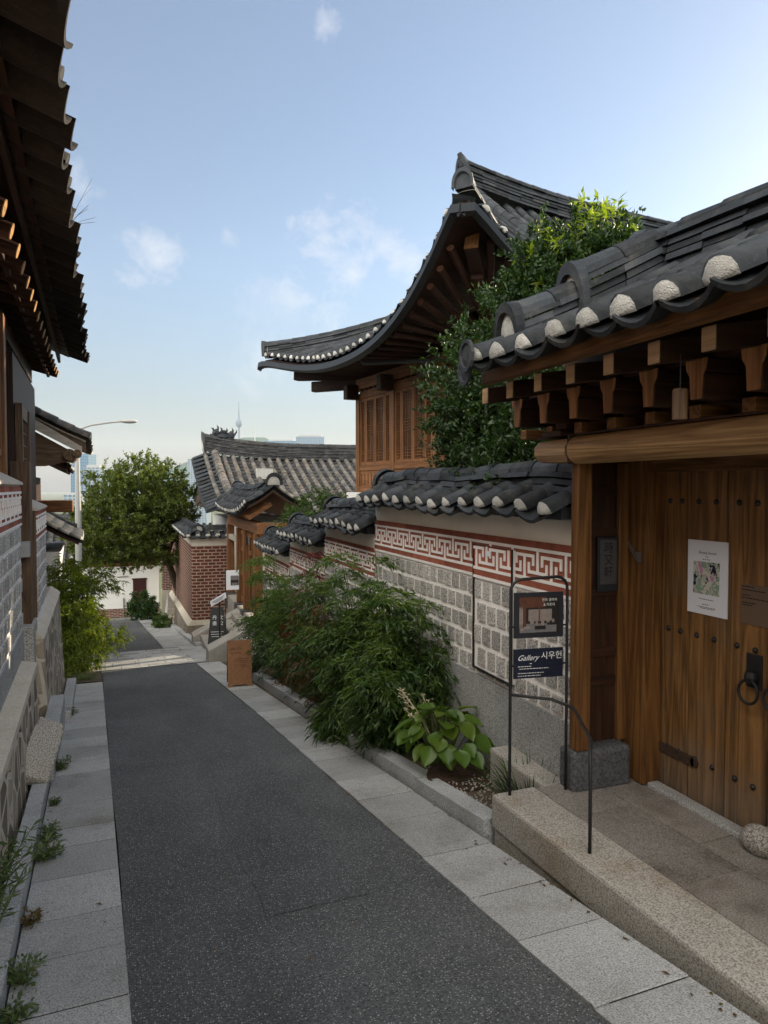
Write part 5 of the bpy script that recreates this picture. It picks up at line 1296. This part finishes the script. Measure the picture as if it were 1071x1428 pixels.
t = thing('poster_stand', 'white poster with a dark bench picture on a thin pole before the dark gateway', 'sign', (1.87, 15.3, gzw(1.9, 15.3)))
mb = MB(); mb.tube([(1.87, 15.25, gzw(1.9, 15.3)), (1.87, 15.25, -.05)], .010, 6); mb.build('pole', 'iron', t)
mb = MB(); mb.box(1.885, 2.15, 15.24, 15.26, -.50, -.09); pl_ = mb.build('poster_panel', 'paper', t)
q = MB(); quad_mesh(q, (1.885, 15.238, -.50), (1, 0, 0), (0, 0, 1), .09, .262, .09, .30); q.build('printed_picture', 'print_grey', pl_)
q = MB(); quad_mesh(q, (1.885, 15.2375, -.50), (1, 0, 0), (0, 0, 1), .095, .255, .15, .205); quad_mesh(q, (1.885, 15.2375, -.50), (1, 0, 0), (0, 0, 1), .10, .115, .10, .15); quad_mesh(q, (1.885, 15.2375, -.50), (1, 0, 0), (0, 0, 1), .235, .25, .10, .15); q.build('bench_print', 'print_dark', pl_)
def sprig(name, label, x, y, z, r, h, n, mat, L, wd, extra=None, cat='weed', group=None):
    t = thing(name, label, cat, (x, y, z), 0, group); P, D = [], []; st = MB()
    for i in range(n):
        a = rng.uniform(0, 2 * PI); q = rng.random() ** .5; e = Vector((x + r * q * math.cos(a), y + r * q * math.sin(a), z + h * rng.uniform(.4, 1)))
        st.tube([(x, y, z - .01), tuple(Vector((x, y, z)).lerp(e, .5) + Vector((0, 0, h * .15))), tuple(e)], [.003, .002, .001], 4, cap=False)
        for k in range(9): u = rng.uniform(.25, 1); P.append(np.array(Vector((x, y, z)).lerp(e, u)) + rng.normal(size=3) * .012); D.append([math.cos(a) + rng.normal() * .7, math.sin(a) + rng.normal() * .7, rng.uniform(0, .8)])
    st.build('stems', 'stem_green', t); leaf_mesh('foliage', mat, t, P, D, rng.uniform(.7, 1.2, len(P)) * L, wd)
    if extra:
        P = [[x + r * rng.normal() * .5, y + r * rng.normal() * .5, z + h * rng.uniform(.6, 1.05)] for i in range(extra)]; leaf_mesh('flowers', 'flower_white', t, P, unit(extra), .03, .02)
    return t
sprig('flower_clump', 'white flowering clump behind the plywood board', 1.75, 11.1, gzw(1.75, 11.1), .30, .62, 45, 'leaf_nandina_deep', .06, .03, 160, 'plant')

# ================================================================== FAR END
def far_house():
    t = thing('white_house', 'white walled house closing the lane, brick plinth, tiled roof and dark red door', 'house', (0, 33, -4))
    F = frame(0, 0, 0, R(-90)); Y = 32.6; zb_ = -3.95
    b = MB(); b.box(-7, 1.15, Y, Y + 5, zb_ + .42, -1.62); b.build('wall', 'plaster_white', t)
    b = MB(); b.box(-7, 1.16, Y - .05, Y + .06, zb_ - .8, zb_ + .42); b.build('brick_plinth', 'brick_far', t)
    b = MB(); b.box(-7, 1.16, Y - .03, Y - .002, -1.72, -1.58); b.box(-7, 1.2, Y - .1, Y - .004, -1.40, -1.26); b.build('eave_beam', 'gate_wood_x', t)
    b = MB(); b.box(-7, 1.2, Y - .05, Y + .02, -1.575, -1.405); b.build('eave_boards', 'dark_wood_x', t)
    d = MB(); d.box(.08, .62, Y - .045, Y + .02, -3.6, -2.32); dr = d.build('door', 'door_maroon', t)
    s = MB()
    for k in range(5): s.box(.10 + k * .1, .19 + k * .1, Y - .06, Y - .047, -3.55, -2.36)
    s.build('slat', 'door_maroon', dr); s = MB(); s.box(.04, .66, Y - .055, Y - .048, -2.315, -2.25); s.build('frame', 'dark_wood_x', dr)
    p = MB(); p.tube([(-.30, Y - .05, zb_ + .05), (-.30, Y - .05, zb_ + .85), (-.30, Y - .0, zb_ + .85)], .028, 7); p.tube([(-.45, Y - .04, -2.15), (-.10, Y - .04, -2.15)], .02, 6); p.build('pipe', 'steel', t)
    gable_roof(t, F, -Y + .55, -Y - 6, -Y - 2.7, -8, 1.6, -1.28, -1.28, .25, pitch=.30, lift=(.1, .2), tile='roof_tile_grey', layers=4, r=.085)
far_house()
t = thing('far_brick_wall', 'narrow brick gable piece standing beyond the tree at the lane bend', 'wall', (1.9, 31.5, -3.8))
mb = MB(); mb.box(1.22, 3.2, 31.0, 31.4, -2.6, -.1); mb.build('brickwork', 'brick_far', t); mb = MB(); mb.box(1.18, 3.2, 30.95, 31.4, -4.2, -2.603); mb.build('base', 'concrete_beige', t)
cc = MB(); cv = MB(); en = MB(); slope_tiles(cc, cv, en, lambda u, v: (u, 30.85 + .35 * v, -.08 + .15 * v), frange(1.15, 3.2, .27), .4); c = cc.build('coping', 'roof_tile', t); cv.build('cover_tiles', 'roof_tile', c); en.build('tile_end_plaster', 'end_plaster', c)
t = thing('concrete_steps', 'worn concrete steps with a white handrail by the lane bend', 'steps', (1.35, 26, -3.2))
for k in range(4): mb = MB(); mb.box(1.05 + .05 * k, 1.75, 25.2 + .35 * k, 25.55 + .35 * k, -3.6, -2.95 + .18 * k); mb.build('step', 'concrete_beige', t, bevel=.01)
mb = MB(); mb.bar((1.08, 25.0, -2.75), (1.25, 26.6, -2.05), .07, .09); mb.build('handrail', 'rail_white', t)
soft_bush('corner_bush', 'dark green bush under the maroon door at the lane end', [((.42, 29.6, -2.95), (.42, .5, .45)), ((.15, 29.9, -3.2), (.25, .35, .25)), ((.7, 29.3, -3.2), (.3, .35, .3))], (.4, 29.6, -3.55), 260, 20, 'leaf_nandina_deep', .10, .05)
soft_bush('verge_plant', 'small leafy plant on the right pavement below the concrete steps', [((.95, 24.3, -2.75), (.25, .5, .16))], (.95, 24.3, -2.9), 90, 16, 'leaf_nandina', .08, .04)
def lane_tree():
    base = (1.75, 27.6, -3.3); t = thing('lane_tree', 'large round green tree leaning over the lane before the white house', 'tree', base)
    tr = MB(); fk = Vector((1.25, 27.2, -.9)); tr.tube([base, (1.65, 27.5, -2.2), tuple(fk)], [.16, .13, .11], 9)
    bl = [((.2, 26.4, 1.0), (1.5, 1.4, 1.15)), ((-.7, 26.2, .15), (1.25, 1.3, .95)), ((1.15, 26.6, .9), (1.05, 1.2, 1.0)), ((.35, 26.3, 1.8), (.95, 1.0, .85)), ((-.6, 26.3, 1.55), (.8, .9, .65)), ((1.3, 26.8, 1.75), (.55, .7, .55)), ((1.0, 26.2, -.35), (.95, 1.0, .75)), ((-.1, 26.0, -.45), (1.2, 1.0, .65)), ((-1.35, 26.0, -.25), (.6, .8, .6)), ((1.7, 26.9, .3), (.6, .8, .8))]
    for i, (c, r) in enumerate(bl): limb(tr, fk, c, .07, .02, .25, 6, i)
    tr.build('trunk', 'bark', t)
    P, D = clumps([(c, tuple(x * 1.06 for x in r)) for c, r in bl], 2300, 30, .34, .4); leaf_mesh('crown', 'leaf_tree', t, P, D, rng.uniform(.07, .13, len(P)), rng.uniform(.035, .06, len(P)))
lane_tree()
t = thing('street_lamp', 'tall grey street lamp with a curved arm over the tree', 'street lamp', RF(-.42, 24, gz(24)))
a_ = RF(-.42, 24, 0)
mb = MB(); mb.tube([(a_.x, a_.y, gz(24)), (a_.x, a_.y, .2)], .10, 10); mb.tube([(a_.x, a_.y, .2), (a_.x, a_.y, 1.2)], [.098, .09], 10); mb.tube([(a_.x, a_.y, 1.2), (a_.x, a_.y, 3.45)], [.085, .06], 10); mb.build('pole', 'lamp_grey', t)
mb = MB(); mb.tube([(a_.x, a_.y, 3.42), (a_.x + .4, a_.y, 3.58), (a_.x + .95, a_.y, 3.68), (a_.x + 1.25, a_.y, 3.72)], .032, 8); mb.build('arm', 'lamp_grey', t)
mb = MB(); mb.blob((a_.x + 1.5, a_.y, 3.73), (.28, .12, .07), .05); mb.build('lamp_head', 'lamp_grey', t, smooth=True)

# ================================================================== LEFT SIDE (road frame)
def left_house():
    t = thing('left_house', 'near left house with deep tiled eaves over a granite block wall and rough stone base', 'house', RF(-.8, 5, -.7), RD)
    F = RF; s0 = -2.0
    # rough battered base and sloping cap
    b = MB(F); b.hexa([(-.47, s0, -1.4), (-.47, 7.45, -1.4), (-.8, 7.45, -1.4), (-.8, s0, -1.4)], [(-.515, s0, -.06), (-.515, 7.45, -.06), (-.8, 7.45, -.06), (-.8, s0, -.06)]); b.build('rubble_base', 'rubble', t)
    b = MB(F)
    for a, c in ((s0, 4.1), (4.103, 7.47)): b.hexa([(-.50, a, -.06), (-.50, c, -.06), (-.75, c, -.06), (-.75, a, -.06)], [(-.505, a, .0), (-.505, c, .0), (-.655, c, .028), (-.655, a, .028)])
    b.build('base_ledge', 'concrete_beige', t, bevel=.006)
    x = -.65
    b = MB(F); b.box(x - .25, x - .001, s0, 7.72, -.05, 1.675); w = b.build('stone_wall', 'mortar_line', t)
    red, wh, bk = MB(F), MB(F), MB(F)
    pl = MB(F); 
    for a, c in ((s0, 1.0), (1.003, 2.6), (2.603, 4.2), (4.203, 5.9), (5.903, 7.715)): pl.box(x - .01, x + .012, a, c, -.04, .28)
    pl.build('plinth', 'granite_plinth', w, bevel=.003)
    courses(bk, x, s0, 7.71, .30, 1.285, 6, face=1, bw=.165); meander(red, wh, x, s0, 7.71, 1.312, 1.66, face=1)
    red.build('brick_band', 'red_strip', w); wh.build('mortar_pattern', 'mortar_line', w); bk.build('stone_blocks', 'granite_block', w)
    b = MB(F); b.hexa([(x + .03, s0, 1.675), (x + .03, 7.74, 1.675), (x - .26, 7.74, 1.675), (x - .26, s0, 1.675)], [(x + .025, s0, 1.70), (x + .025, 7.74, 1.70), (x - .16, 7.74, 1.80), (x - .16, s0, 1.80)]); b.build('wall_cap', 'concrete_beige', w, bevel=.004)
    # timber storey behind
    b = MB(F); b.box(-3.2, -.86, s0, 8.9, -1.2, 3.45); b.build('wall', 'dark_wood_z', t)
    for s in (1.2, 3.0, 4.8, 6.6, 7.75): p = MB(F); p.box(-.86, -.76, s - .07, s + .07, 1.7, 3.3); p.build('post', 'orange_wood_z', t, bevel=.006)
    for a, c in ((4.9, 6.5), (6.7, 7.65), (3.1, 4.7)):
        fr = MB(F)
        for q in ((a, a + .06), (c - .06, c)): fr.box(-.85, -.79, q[0], q[1], 1.95, 3.1)
        for q in ((1.95, 2.01), (3.04, 3.1)): fr.box(-.85, -.79, a + .061, c - .061, *q)
        wn = fr.build('window', 'orange_wood_z', t); la = MB(F)
        for k in range(1, 14): y = a + (c - a) * k / 14; la.box(-.83, -.815, y - .007, y + .007, 2.01, 3.04)
        for k in range(1, 9): z = 2.01 + 1.03 * k / 9; la.box(-.828, -.812, a + .06, c - .06, z - .007, z + .007)
        la.build('lattice', 'orange_wood_z', wn); pn = MB(F); pn.box(-.845, -.838, a + .06, c - .06, 2.01, 3.04); pn.build('pane', 'paper', wn)
    # deep eaves
    PE, SE = -.13, 13.05
    bul = lambda u: .05 * max(0, (u - 10) / 3)
    lift = lambda u: .06 * max(0, (u - 9.5) / 3.5) ** 2
    S = lambda u, v: (PE - .015 + bul(u) - 4.2 * v, u, 3.72 + lift(u) * (1 - v) + 1.9 * (.85 * v + .15 * v * v) + .012 * math.sin(u * 4.1))
    cc, cv, en, rg, dk = MB(F), MB(F), MB(F), MB(F), MB(F)
    slope_tiles(cc, cv, en, S, frange(-1.6, SE, .36), 4.6, F=F, r=.075, sag=.085, tl=.34, caps=False, rag=.04)
    So = lambda u, v: S(u, .055 + v * .945); sheet(dk, So, frange(-1.6, SE - .05, .45), [0, .1, .3, .6, 1], -.03, -.075)
    ridge(rg, en, [(lambda p: (p[0], p[1], p[2] + .06))(S(SE - .15, v)) for v in (.03, .2, .4, .7, .95)], w=.24, layers=3, r=.085, F=F)
    rb = MB(F); rb.box(-6.5, -4.2, -2, 13.0, 3.3, 5.4); rb.build('rear_roof', 'roof_tile', t)
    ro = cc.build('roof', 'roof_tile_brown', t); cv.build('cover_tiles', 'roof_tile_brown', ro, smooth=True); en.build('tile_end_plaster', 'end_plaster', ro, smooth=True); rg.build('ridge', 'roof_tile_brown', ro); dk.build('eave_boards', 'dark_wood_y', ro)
    fb = MB(F); fb.box(-.66, -.62, -1.6, 12.9, 3.44, 3.90); fb.box(-.50, -.46, -1.6, 13.0, 3.70, 3.80); fb.build('eave_board', 'dark_wood_y', t)
    for s in frange(-.6, 12.75, .445):
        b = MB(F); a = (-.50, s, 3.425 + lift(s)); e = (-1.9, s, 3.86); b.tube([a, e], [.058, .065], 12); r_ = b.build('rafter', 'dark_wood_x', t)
        q = MB(F); q.tube([(-.493, s, 3.423 + lift(s)), (-.4995, s, 3.4248 + lift(s))], .0565, 14); q.build('rafter_end', 'rafter_end', r_)
    b = MB(F); b.box(-1.05, -.86, s0, 12.6, 3.30, 3.52); b.build('head_beam', 'dark_wood_y', t)
    # bare twig caught on the tile edge
    b = MB(F)
    for e in ((.0, 6.15, 3.86), (.03, 5.9, 3.98), (.06, 6.5, 3.90), (.0, 5.8, 3.74), (.05, 6.1, 3.72)): m_ = (Vector((-.16, 6.3, 3.72)) + Vector(e)) / 2 + Vector((0, .03, .02)); b.tube([(-.16, 6.3, 3.72), tuple(m_), e], [.002, .0015, .0007], 4); b.tube([tuple(m_), tuple(m_.lerp(Vector(e), .6) + Vector((.03, .06, .03)))], [.0012, .0006], 4)
    b.build('dead_twig', 'twig', ro)
left_house()
def left_annex():
    t = thing('left_annex', 'second left house front with brown post, block wall and rough stone base', 'house', RF(-.8, 9.5, -1.1), RD); F = RF
    b = MB(F); b.hexa([(-.44, 8.3, -1.9), (-.40, 11.9, -1.9), (-1.2, 11.9, -1.9), (-1.2, 8.3, -1.9)], [(-.50, 8.3, .06), (-.49, 11.9, .06), (-1.2, 11.9, .06), (-1.2, 8.3, .06)]); b.build('rubble_base', 'rubble', t)
    b = MB(F); b.hexa([(-.49, 8.28, .06), (-.475, 11.93, .06), (-1.0, 11.93, .06), (-1.0, 8.28, .06)], [(-.52, 8.28, .09), (-.505, 11.93, .09), (-.60, 11.93, .16), (-.62, 8.28, .16)]); b.build('base_ledge', 'concrete_beige', t)
    b = MB(F); b.box(-1.0, -.58, 8.62, 10.35, .10, 1.40); w = b.build('stone_wall', 'mortar_line', t); red, wh, bk = MB(F), MB(F), MB(F)
    courses(bk, -.58, 8.63, 10.34, .24, 1.07, 5, face=1, bw=.165); meander(red, wh, -.58, 8.63, 10.34, 1.095, 1.39, face=1)
    red.build('brick_band', 'red_strip', w); wh.build('mortar_pattern', 'mortar_line', w); bk.build('stone_blocks', 'granite_block', w)
    b = MB(F); b.hexa([(-.55, 8.6, 1.40), (-.55, 10.38, 1.40), (-.95, 10.38, 1.40), (-.95, 8.6, 1.40)], [(-.56, 8.6, 1.42), (-.56, 10.38, 1.42), (-.78, 10.38, 1.52), (-.78, 8.6, 1.52)]); b.build('wall_cap', 'concrete_beige', w)
    b = MB(F); b.box(-.78, -.60, 8.22, 8.52, .24, 1.92); b.build('post', 'old_wood_z', t, bevel=.006)
    b = MB(F); b.box(-.85, -.572, 8.598, 8.618, .24, 1.40); b.build('end_board', 'old_wood_z', t)
    b = MB(F); b.box(-.80, -.57, 8.05, 8.55, -.3, .24); b.build('base_stone', 'granite_block', t, bevel=.02)
    b = MB(F); b.box(-3, -.80, 8.92, 12.2, .1, 3.15); b.build('wall', 'dark_wood_z', t)
    b = MB(F); b.box(-.79, -.72, 9.0, 9.10, 1.4, 2.6); b.box(-.79, -.72, 10.0, 10.1, 1.4, 2.6); b.box(-.79, -.74, 9.1, 10.0, 1.42, 1.55); b.box(-.79, -.74, 9.1, 10.0, 2.45, 2.6); wn = b.build('window', 'old_wood_z', t)
    la = MB(F)
    for k in range(1, 7): la.box(-.77, -.755, 9.1 + .13 * k - .008, 9.1 + .13 * k + .008, 1.55, 2.45)
    for k in range(1, 6): la.box(-.768, -.752, 9.1, 10.0, 1.55 + .15 * k - .008, 1.55 + .15 * k + .008)
    la.build('lattice', 'old_wood_z', wn)
    b = MB(F); b.box(-.70, -.60, 8.02, 8.20, .95, 1.10); b.build('meter_box', 'lamp_grey', t)
left_annex()
def left_gable_house():
    t = thing('gable_house', 'left house whose grey tiled gable and brown verge board face up the lane', 'house', RF(-1.5, 16, -2), RD); F = RF
    gable_roof(t, F, -.06, -4.4, -2.2, 13.6, 18.5, 2.42, 2.42, 3.75, pitch=.30, lift=(.06, .06), tile='roof_tile_old', layers=3, verge=True, r=.105, deck_off=(-.02, -.05), concave=.3, deck='weathered_board')
    vb = MB(F); vb.add([(-.16, 13.55, 2.24), (-.16, 13.55, 2.36), (-2.2, 13.55, 3.62), (-2.2, 13.55, 3.34), (-.16, 13.62, 2.24), (-.16, 13.62, 2.36), (-2.2, 13.62, 3.62), (-2.2, 13.62, 3.34)], [(0, 1, 2, 3), (7, 6, 5, 4), (0, 4, 5, 1), (1, 5, 6, 2), (2, 6, 7, 3), (3, 7, 4, 0)]); vb.build('verge_board', 'weathered_board', t)
    gp = MB(F); gp.add([(-.22, 13.66, 2.22), (-2.2, 13.66, 3.36), (-2.2, 13.66, 2.0), (-.75, 13.66, 2.02), (-.40, 13.66, 2.10), (-.22, 13.72, 2.22), (-2.2, 13.72, 3.36), (-2.2, 13.72, 2.0), (-.75, 13.72, 2.02), (-.40, 13.72, 2.10)], [(0, 1, 2, 3, 4), (9, 8, 7, 6, 5)] + [(i, (i + 1) % 5, 5 + (i + 1) % 5, 5 + i) for i in range(5)]); gp.build('gable_board', 'old_wood_x', t)
    b = MB(F); b.tube([(-.36, 13.5, 2.22), (-.36, 15, 2.22)], .10, 12); b.tube([(-.24, 13.45, 2.24), (-.24, 13.9, 2.24)], .07, 10); b.build('purlin', 'old_wood_y', t)
    b = MB(F); b.box(-4, -1.5, 13.75, 18.2, -2, 2.3); b.build('wall', 'dark_wood_z', t)
left_gable_house()
def far_left(name, label, pe, pr, s0_, s1_, ze, zr, mat, wz, wallmat, pw, extra=None):
    t = thing(name, label, 'house', RF(pw, (s0_ + s1_) / 2, gz(s0_)), RD); F = RF
    gable_roof(t, F, pe, 2 * pr - pe, pr, s0_, s1_, ze, ze, zr, pitch=.30, lift=(.12, .05), tile=mat, layers=4, r=.085)
    b = MB(F); b.box(2 * pr - pw, pw, s0_ + .3, s1_ - .3, gz(s0_) - 1, wz); b.build('wall', wallmat, t)
    if extra: extra(t, F)
def _ex(t, F):
    b = MB(F); b.box(-1.15, -.42, 17.6, 18.4, 1.10, 1.36); b.build('eave_bracket', 'orange_wood_x', t, bevel=.02)
far_left('far_left_house', 'dark tiled gable house on the left beyond the gable with the verge board', -.50, -2.0, 17.9, 21.0, 2.05, 2.95, 'roof_tile', 1.9, 'dark_wood_z', -1.25, _ex)
far_left('low_left_house', 'low house on the left behind the sunny bush with layered dark tiles and pale wall', -.30, -1.8, 18.4, 22.5, .28, 1.25, 'roof_tile', .12, 'plaster_white', -.75)
# stones, kerb blocks on the left
def sloped(name, label, cat, p, s, h0, h1):
    mb = MB(RF); a, b = gz(s[0]), gz(s[1]); mb.hexa([(p[0], s[0], a - .3), (p[1], s[0], a - .3), (p[1], s[1], b - .3), (p[0], s[1], b - .3)], [(p[0], s[0], a + h0), (p[1], s[0], a + h0), (p[1], s[1], b + h1), (p[0], s[1], b + h1)])
    o = mb.build(name, 'granite_kerb', bevel=.012); tag(o, label, cat); origin_to(o, RF(sum(p) / 2, sum(s) / 2, gz(sum(s) / 2)))
sloped('granite_step', 'long granite step stone against the left house base', 'step', (-.475, -.325), (6.45, 8.9), .21, .36)
sloped('granite_kerb_block', 'low granite kerb block beyond the long step on the left', 'kerb block', (-.40, -.27), (9.3, 12.0), .09, .15)
def tilted(name, label, c, size, rot, mat, seed):
    mb = MB(); mb.box(-size[0] / 2, size[0] / 2, -size[1] / 2, size[1] / 2, -size[2] / 2, size[2] / 2)
    mb.v = [v + Vector((noise.noise(v * 9 + Vector((seed, 0, 0))), noise.noise(v * 9 + Vector((0, seed, 0))), 0)) * .025 for v in mb.v]
    o = mb.build(name, mat, bevel=.018); o.location = c; o.rotation_euler = rot; return tag(o, label, 'stone')
tilted('granite_offcut', 'rough granite offcut leaning on edge against the left wall base', RF(-.415, 6.22, -.47), (.24, .46, .11), (R(40), R(24), R(6)), 'rock', 1)
tilted('granite_slab', 'thinner granite slab leaning behind the rough offcut on the left', RF(-.385, 6.46, -.44), (.22, .40, .07), (R(38), R(24), R(8)), 'rock', 5)
soft_bush('lane_bush', 'tall feathery bush on the left side of the lane, in front of the low house', [((-1.02, 13.9, -.40), (.34, .5, .48)), ((-1.2, 14.3, -.1), (.32, .45, .30)), ((-.92, 13.8, -.85), (.34, .45, .4)), ((-.62, 14.6, -.12), (.26, .3, .16)), ((-1.25, 13.6, -.9), (.34, .5, .5))], (-.95, 14.0, -1.7), 520, 24, 'leaf_bamboo', .10, .017, droop=.6, twig=.26)
soft_bush('sunny_bush', 'low bright yellow-green bush at the foot of the taller one, catching the sun', [((-.88, 13.7, -1.30), (.32, .45, .30)), ((-.45, 14.3, -1.2), (.28, .35, .22)), ((-1.1, 13.2, -1.35), (.25, .4, .25))], (-.7, 13.8, -1.72), 330, 22, 'leaf_bamboo', .075, .020, droop=.3)
wg = 'weeds growing in the left kerb seam'
for s_, p_, r_, h_, n_, lab in ((12.5, -.15, .26, .14, 60, 'spreading weed where the left pavement ends'), (9.4, -.30, .10, .10, 26, 'small weed by the far kerb block'), (6.75, -.285, .10, .11, 30, 'weed beside the long granite step'), (4.95, -.30, .10, .09, 30, 'upper clump of the dense weed patch in the left kerb seam'), (4.6, -.29, .12, .10, 40, 'lower clump of the dense weed patch in the left kerb seam'), (5.7, -.29, .05, .06, 12, 'tiny weed between the leaning stones and the dense patch'), (3.75, -.30, .05, .06, 14, 'dry little weed below the dense patch'), (3.2, -.29, .09, .10, 26, 'weed second from the bottom edge in the kerb seam'), (2.95, -.295, .08, .08, 22, 'weed nearest the bottom edge in the kerb seam')):
    p = RF(p_, s_, gz(s_) + .01); sprig('kerb_weed', lab, p.x, p.y, p.z, r_, h_, n_, 'leaf_weed' if 'dry' not in lab else 'leaf_bronze', .026, .012, None, 'weed', wg)
def tall_weed(lab, p_, s_, h, n, seed):
    b = RF(p_, s_, gz(s_) + .08); t = thing('tall_weed', lab, 'weed', b, 0, 'tall weeds at the left wall foot'); P, D = [], []; st = MB()
    for i in range(n):
        a = rng.uniform(-.9, .9); e = b + Vector((.20 * math.cos(a) * rng.uniform(.2, 1.2), .25 * math.sin(a), h * rng.uniform(.6, 1))); m = b.lerp(e, .5) + Vector((0, 0, .06)); st.tube([b, m, e], [.004, .003, .0015], 5, cap=False)
        for k in range(26):
            u = rng.uniform(.12, 1); c = b.lerp(m, u * 2) if u < .5 else m.lerp(e, u * 2 - 1); q = rng.uniform(0, 2 * PI); P.append(np.array(c)); D.append([math.cos(q), math.sin(q), rng.uniform(.1, .9)])
    st.build('stems', 'stem_green', t); leaf_mesh('foliage', 'leaf_weed', t, P, D, rng.uniform(.05, .085, len(P)), .011)
tall_weed('tall thin weed with narrow leaves leaning over the left kerb', -.43, 3.62, .36, 4, 1)
tall_weed('taller denser weed against the rough base at the left picture edge', -.475, 3.70, .42, 5, 2)

# ================================================================== CITY AND HILLS
def at(px, py, d):      # far landmarks: horizontal bearing and height at distance d along the view axis
    a = (px - 535.5) / 1000; th = R(19.509); x = d * (math.sin(th) + a * math.cos(th)); y = d * (math.cos(th) - a * math.sin(th)); return Vector((x, y, EYE + (680 - py) / 1000 * d))
def tower(name, label, px0, px1, py, d, mat, depth=25, crown=None, cat='tower block'):
    a, b = at(px0, py, d), at(px1, py, d); w = (b - a).length; ang = math.atan2(b.y - a.y, b.x - a.x); F = frame(a.x, a.y, 0, ang)
    t = thing(name, label, cat, (a.x, a.y, -66), ang)
    m = MB(F); m.box(0, w, 0, depth, -66, a.z); m.build('facade', mat, t)
    m = MB(F); m.box(w * .1, w * .9, depth * .15, depth * .8, a.z, a.z + (crown or 4)); m.build('roof_plant', 'lamp_grey', t)
    return t
tower('office_tower', 'pale blue glass office tower behind the street lamp', 99, 124, 633, 900, 'glass_blue', 25, 5)
tower('office_tower', 'white gridded office block right of the blue glass tower', 117, 140, 652, 820, 'concrete_tower', 25, 3)
tower('office_tower', 'long low glass block behind the far tiled ridge', 369, 413, 615, 1500, 'glass_blue', 40, 3)
tower('office_tower', 'broad pale glass tower at the right end of the skyline by the pavilion', 413, 452, 609, 1400, 'glass_pale', 40, 4)
tower('office_tower', 'hazy slab block left of the tiled roof ornament', 262, 288, 640, 1200, 'concrete_tower', 30, 3)
tower('apartment_block', 'hazy apartment block low between lamp post and left eaves', 88, 106, 690, 700, 'concrete_tower', 20, 2)
def hill():
    nm = MB(); n = 60; d0 = 3600
    prof = [(150, 672), (200, 664), (250, 650), (290, 632), (320, 616), (340, 610), (356, 608), (372, 612), (400, 622), (440, 640), (500, 655), (560, 668), (700, 676)]
    xs = [p[0] for p in prof]; zs = [p[1] for p in prof]; M_ = 9
    for j in range(M_):
        f = j / (M_ - 1)
        for i in range(n + 1):
            px = 150 + 550 * i / n; py = np.interp(px, xs, zs); top = at(px, py + 2 * noise.noise(Vector((px * .06, 0, 0))), d0 + 500).z
            q = at(px, 680, d0 + 1000 * (f - .0)); k = 1 - abs(f - .5) * 2; nm.v.append(Vector((q.x, q.y, -68 + (top + 68) * (k ** .7) + 14 * noise.noise(Vector((px * .05, f * 6, 2))) * k)))
    for j in range(M_ - 1):
        for i in range(n): a = j * (n + 1) + i; nm.f.append((a, a + 1, a + n + 2, a + n + 1))
    nm.build('hill', 'hill_green', kind='structure', smooth=True)
hill()
c = at(334, 612, 4100); t = thing('hilltop_tower', 'slender hilltop observation tower with round pod and tall antenna on the skyline', 'tower', (c.x, c.y, c.z - 40))
top = at(334, 561, 4100).z; H_ = top - c.z
m = MB(); m.lathe((c.x, c.y, c.z - 45), [(16, 0), (14, 30), (7, 45), (6, 45 + H_ * .40)], 16); m.build('shaft', 'white_metal', t)
m = MB(); m.lathe((c.x, c.y, c.z + H_ * .30), [(6, 0), (16, H_ * .05), (19, H_ * .09), (19, H_ * .16), (12, H_ * .2), (6, H_ * .24)], 18); m.build('observation_pod', 'white_metal', t)
m = MB(); m.lathe((c.x, c.y, c.z + H_ * .5), [(4.5, 0), (4, H_ * .2), (2.5, H_ * .3), (1.6, H_ * .5)], 8); m.build('antenna', 'white_metal', t)
c = at(356, 612, 4000); top = at(356, 592, 4000).z
m = MB(); m.lathe((c.x, c.y, c.z - 30), [(3.5, 0), (2.5, 40), (1.2, top - c.z + 30)], 6); o = tag(m.build('radio_mast', 'lamp_grey'), 'thin radio mast on the hill right of the observation tower', 'mast'); origin_to(o, (c.x, c.y, c.z - 30))

# ================================================================== AIR
mb = MB(); mb.box(-6000, 9000, -150, 9500, -75, 560); hz = mb.build('haze', None, kind='stuff')
hm = bpy.data.materials.new('haze_air'); hm.use_nodes = True; nt = hm.node_tree; nt.nodes.clear()
ho = nt.nodes.new('ShaderNodeOutputMaterial'); pv = nt.nodes.new('ShaderNodeVolumePrincipled'); pv.inputs['Color'].default_value = (.78, .87, .97, 1); pv.inputs['Density'].default_value = .00006; pv.inputs['Anisotropy'].default_value = 0
nt.links.new(pv.outputs[0], ho.inputs['Volume']); hz.data.materials.append(hm); hz.visible_shadow = True
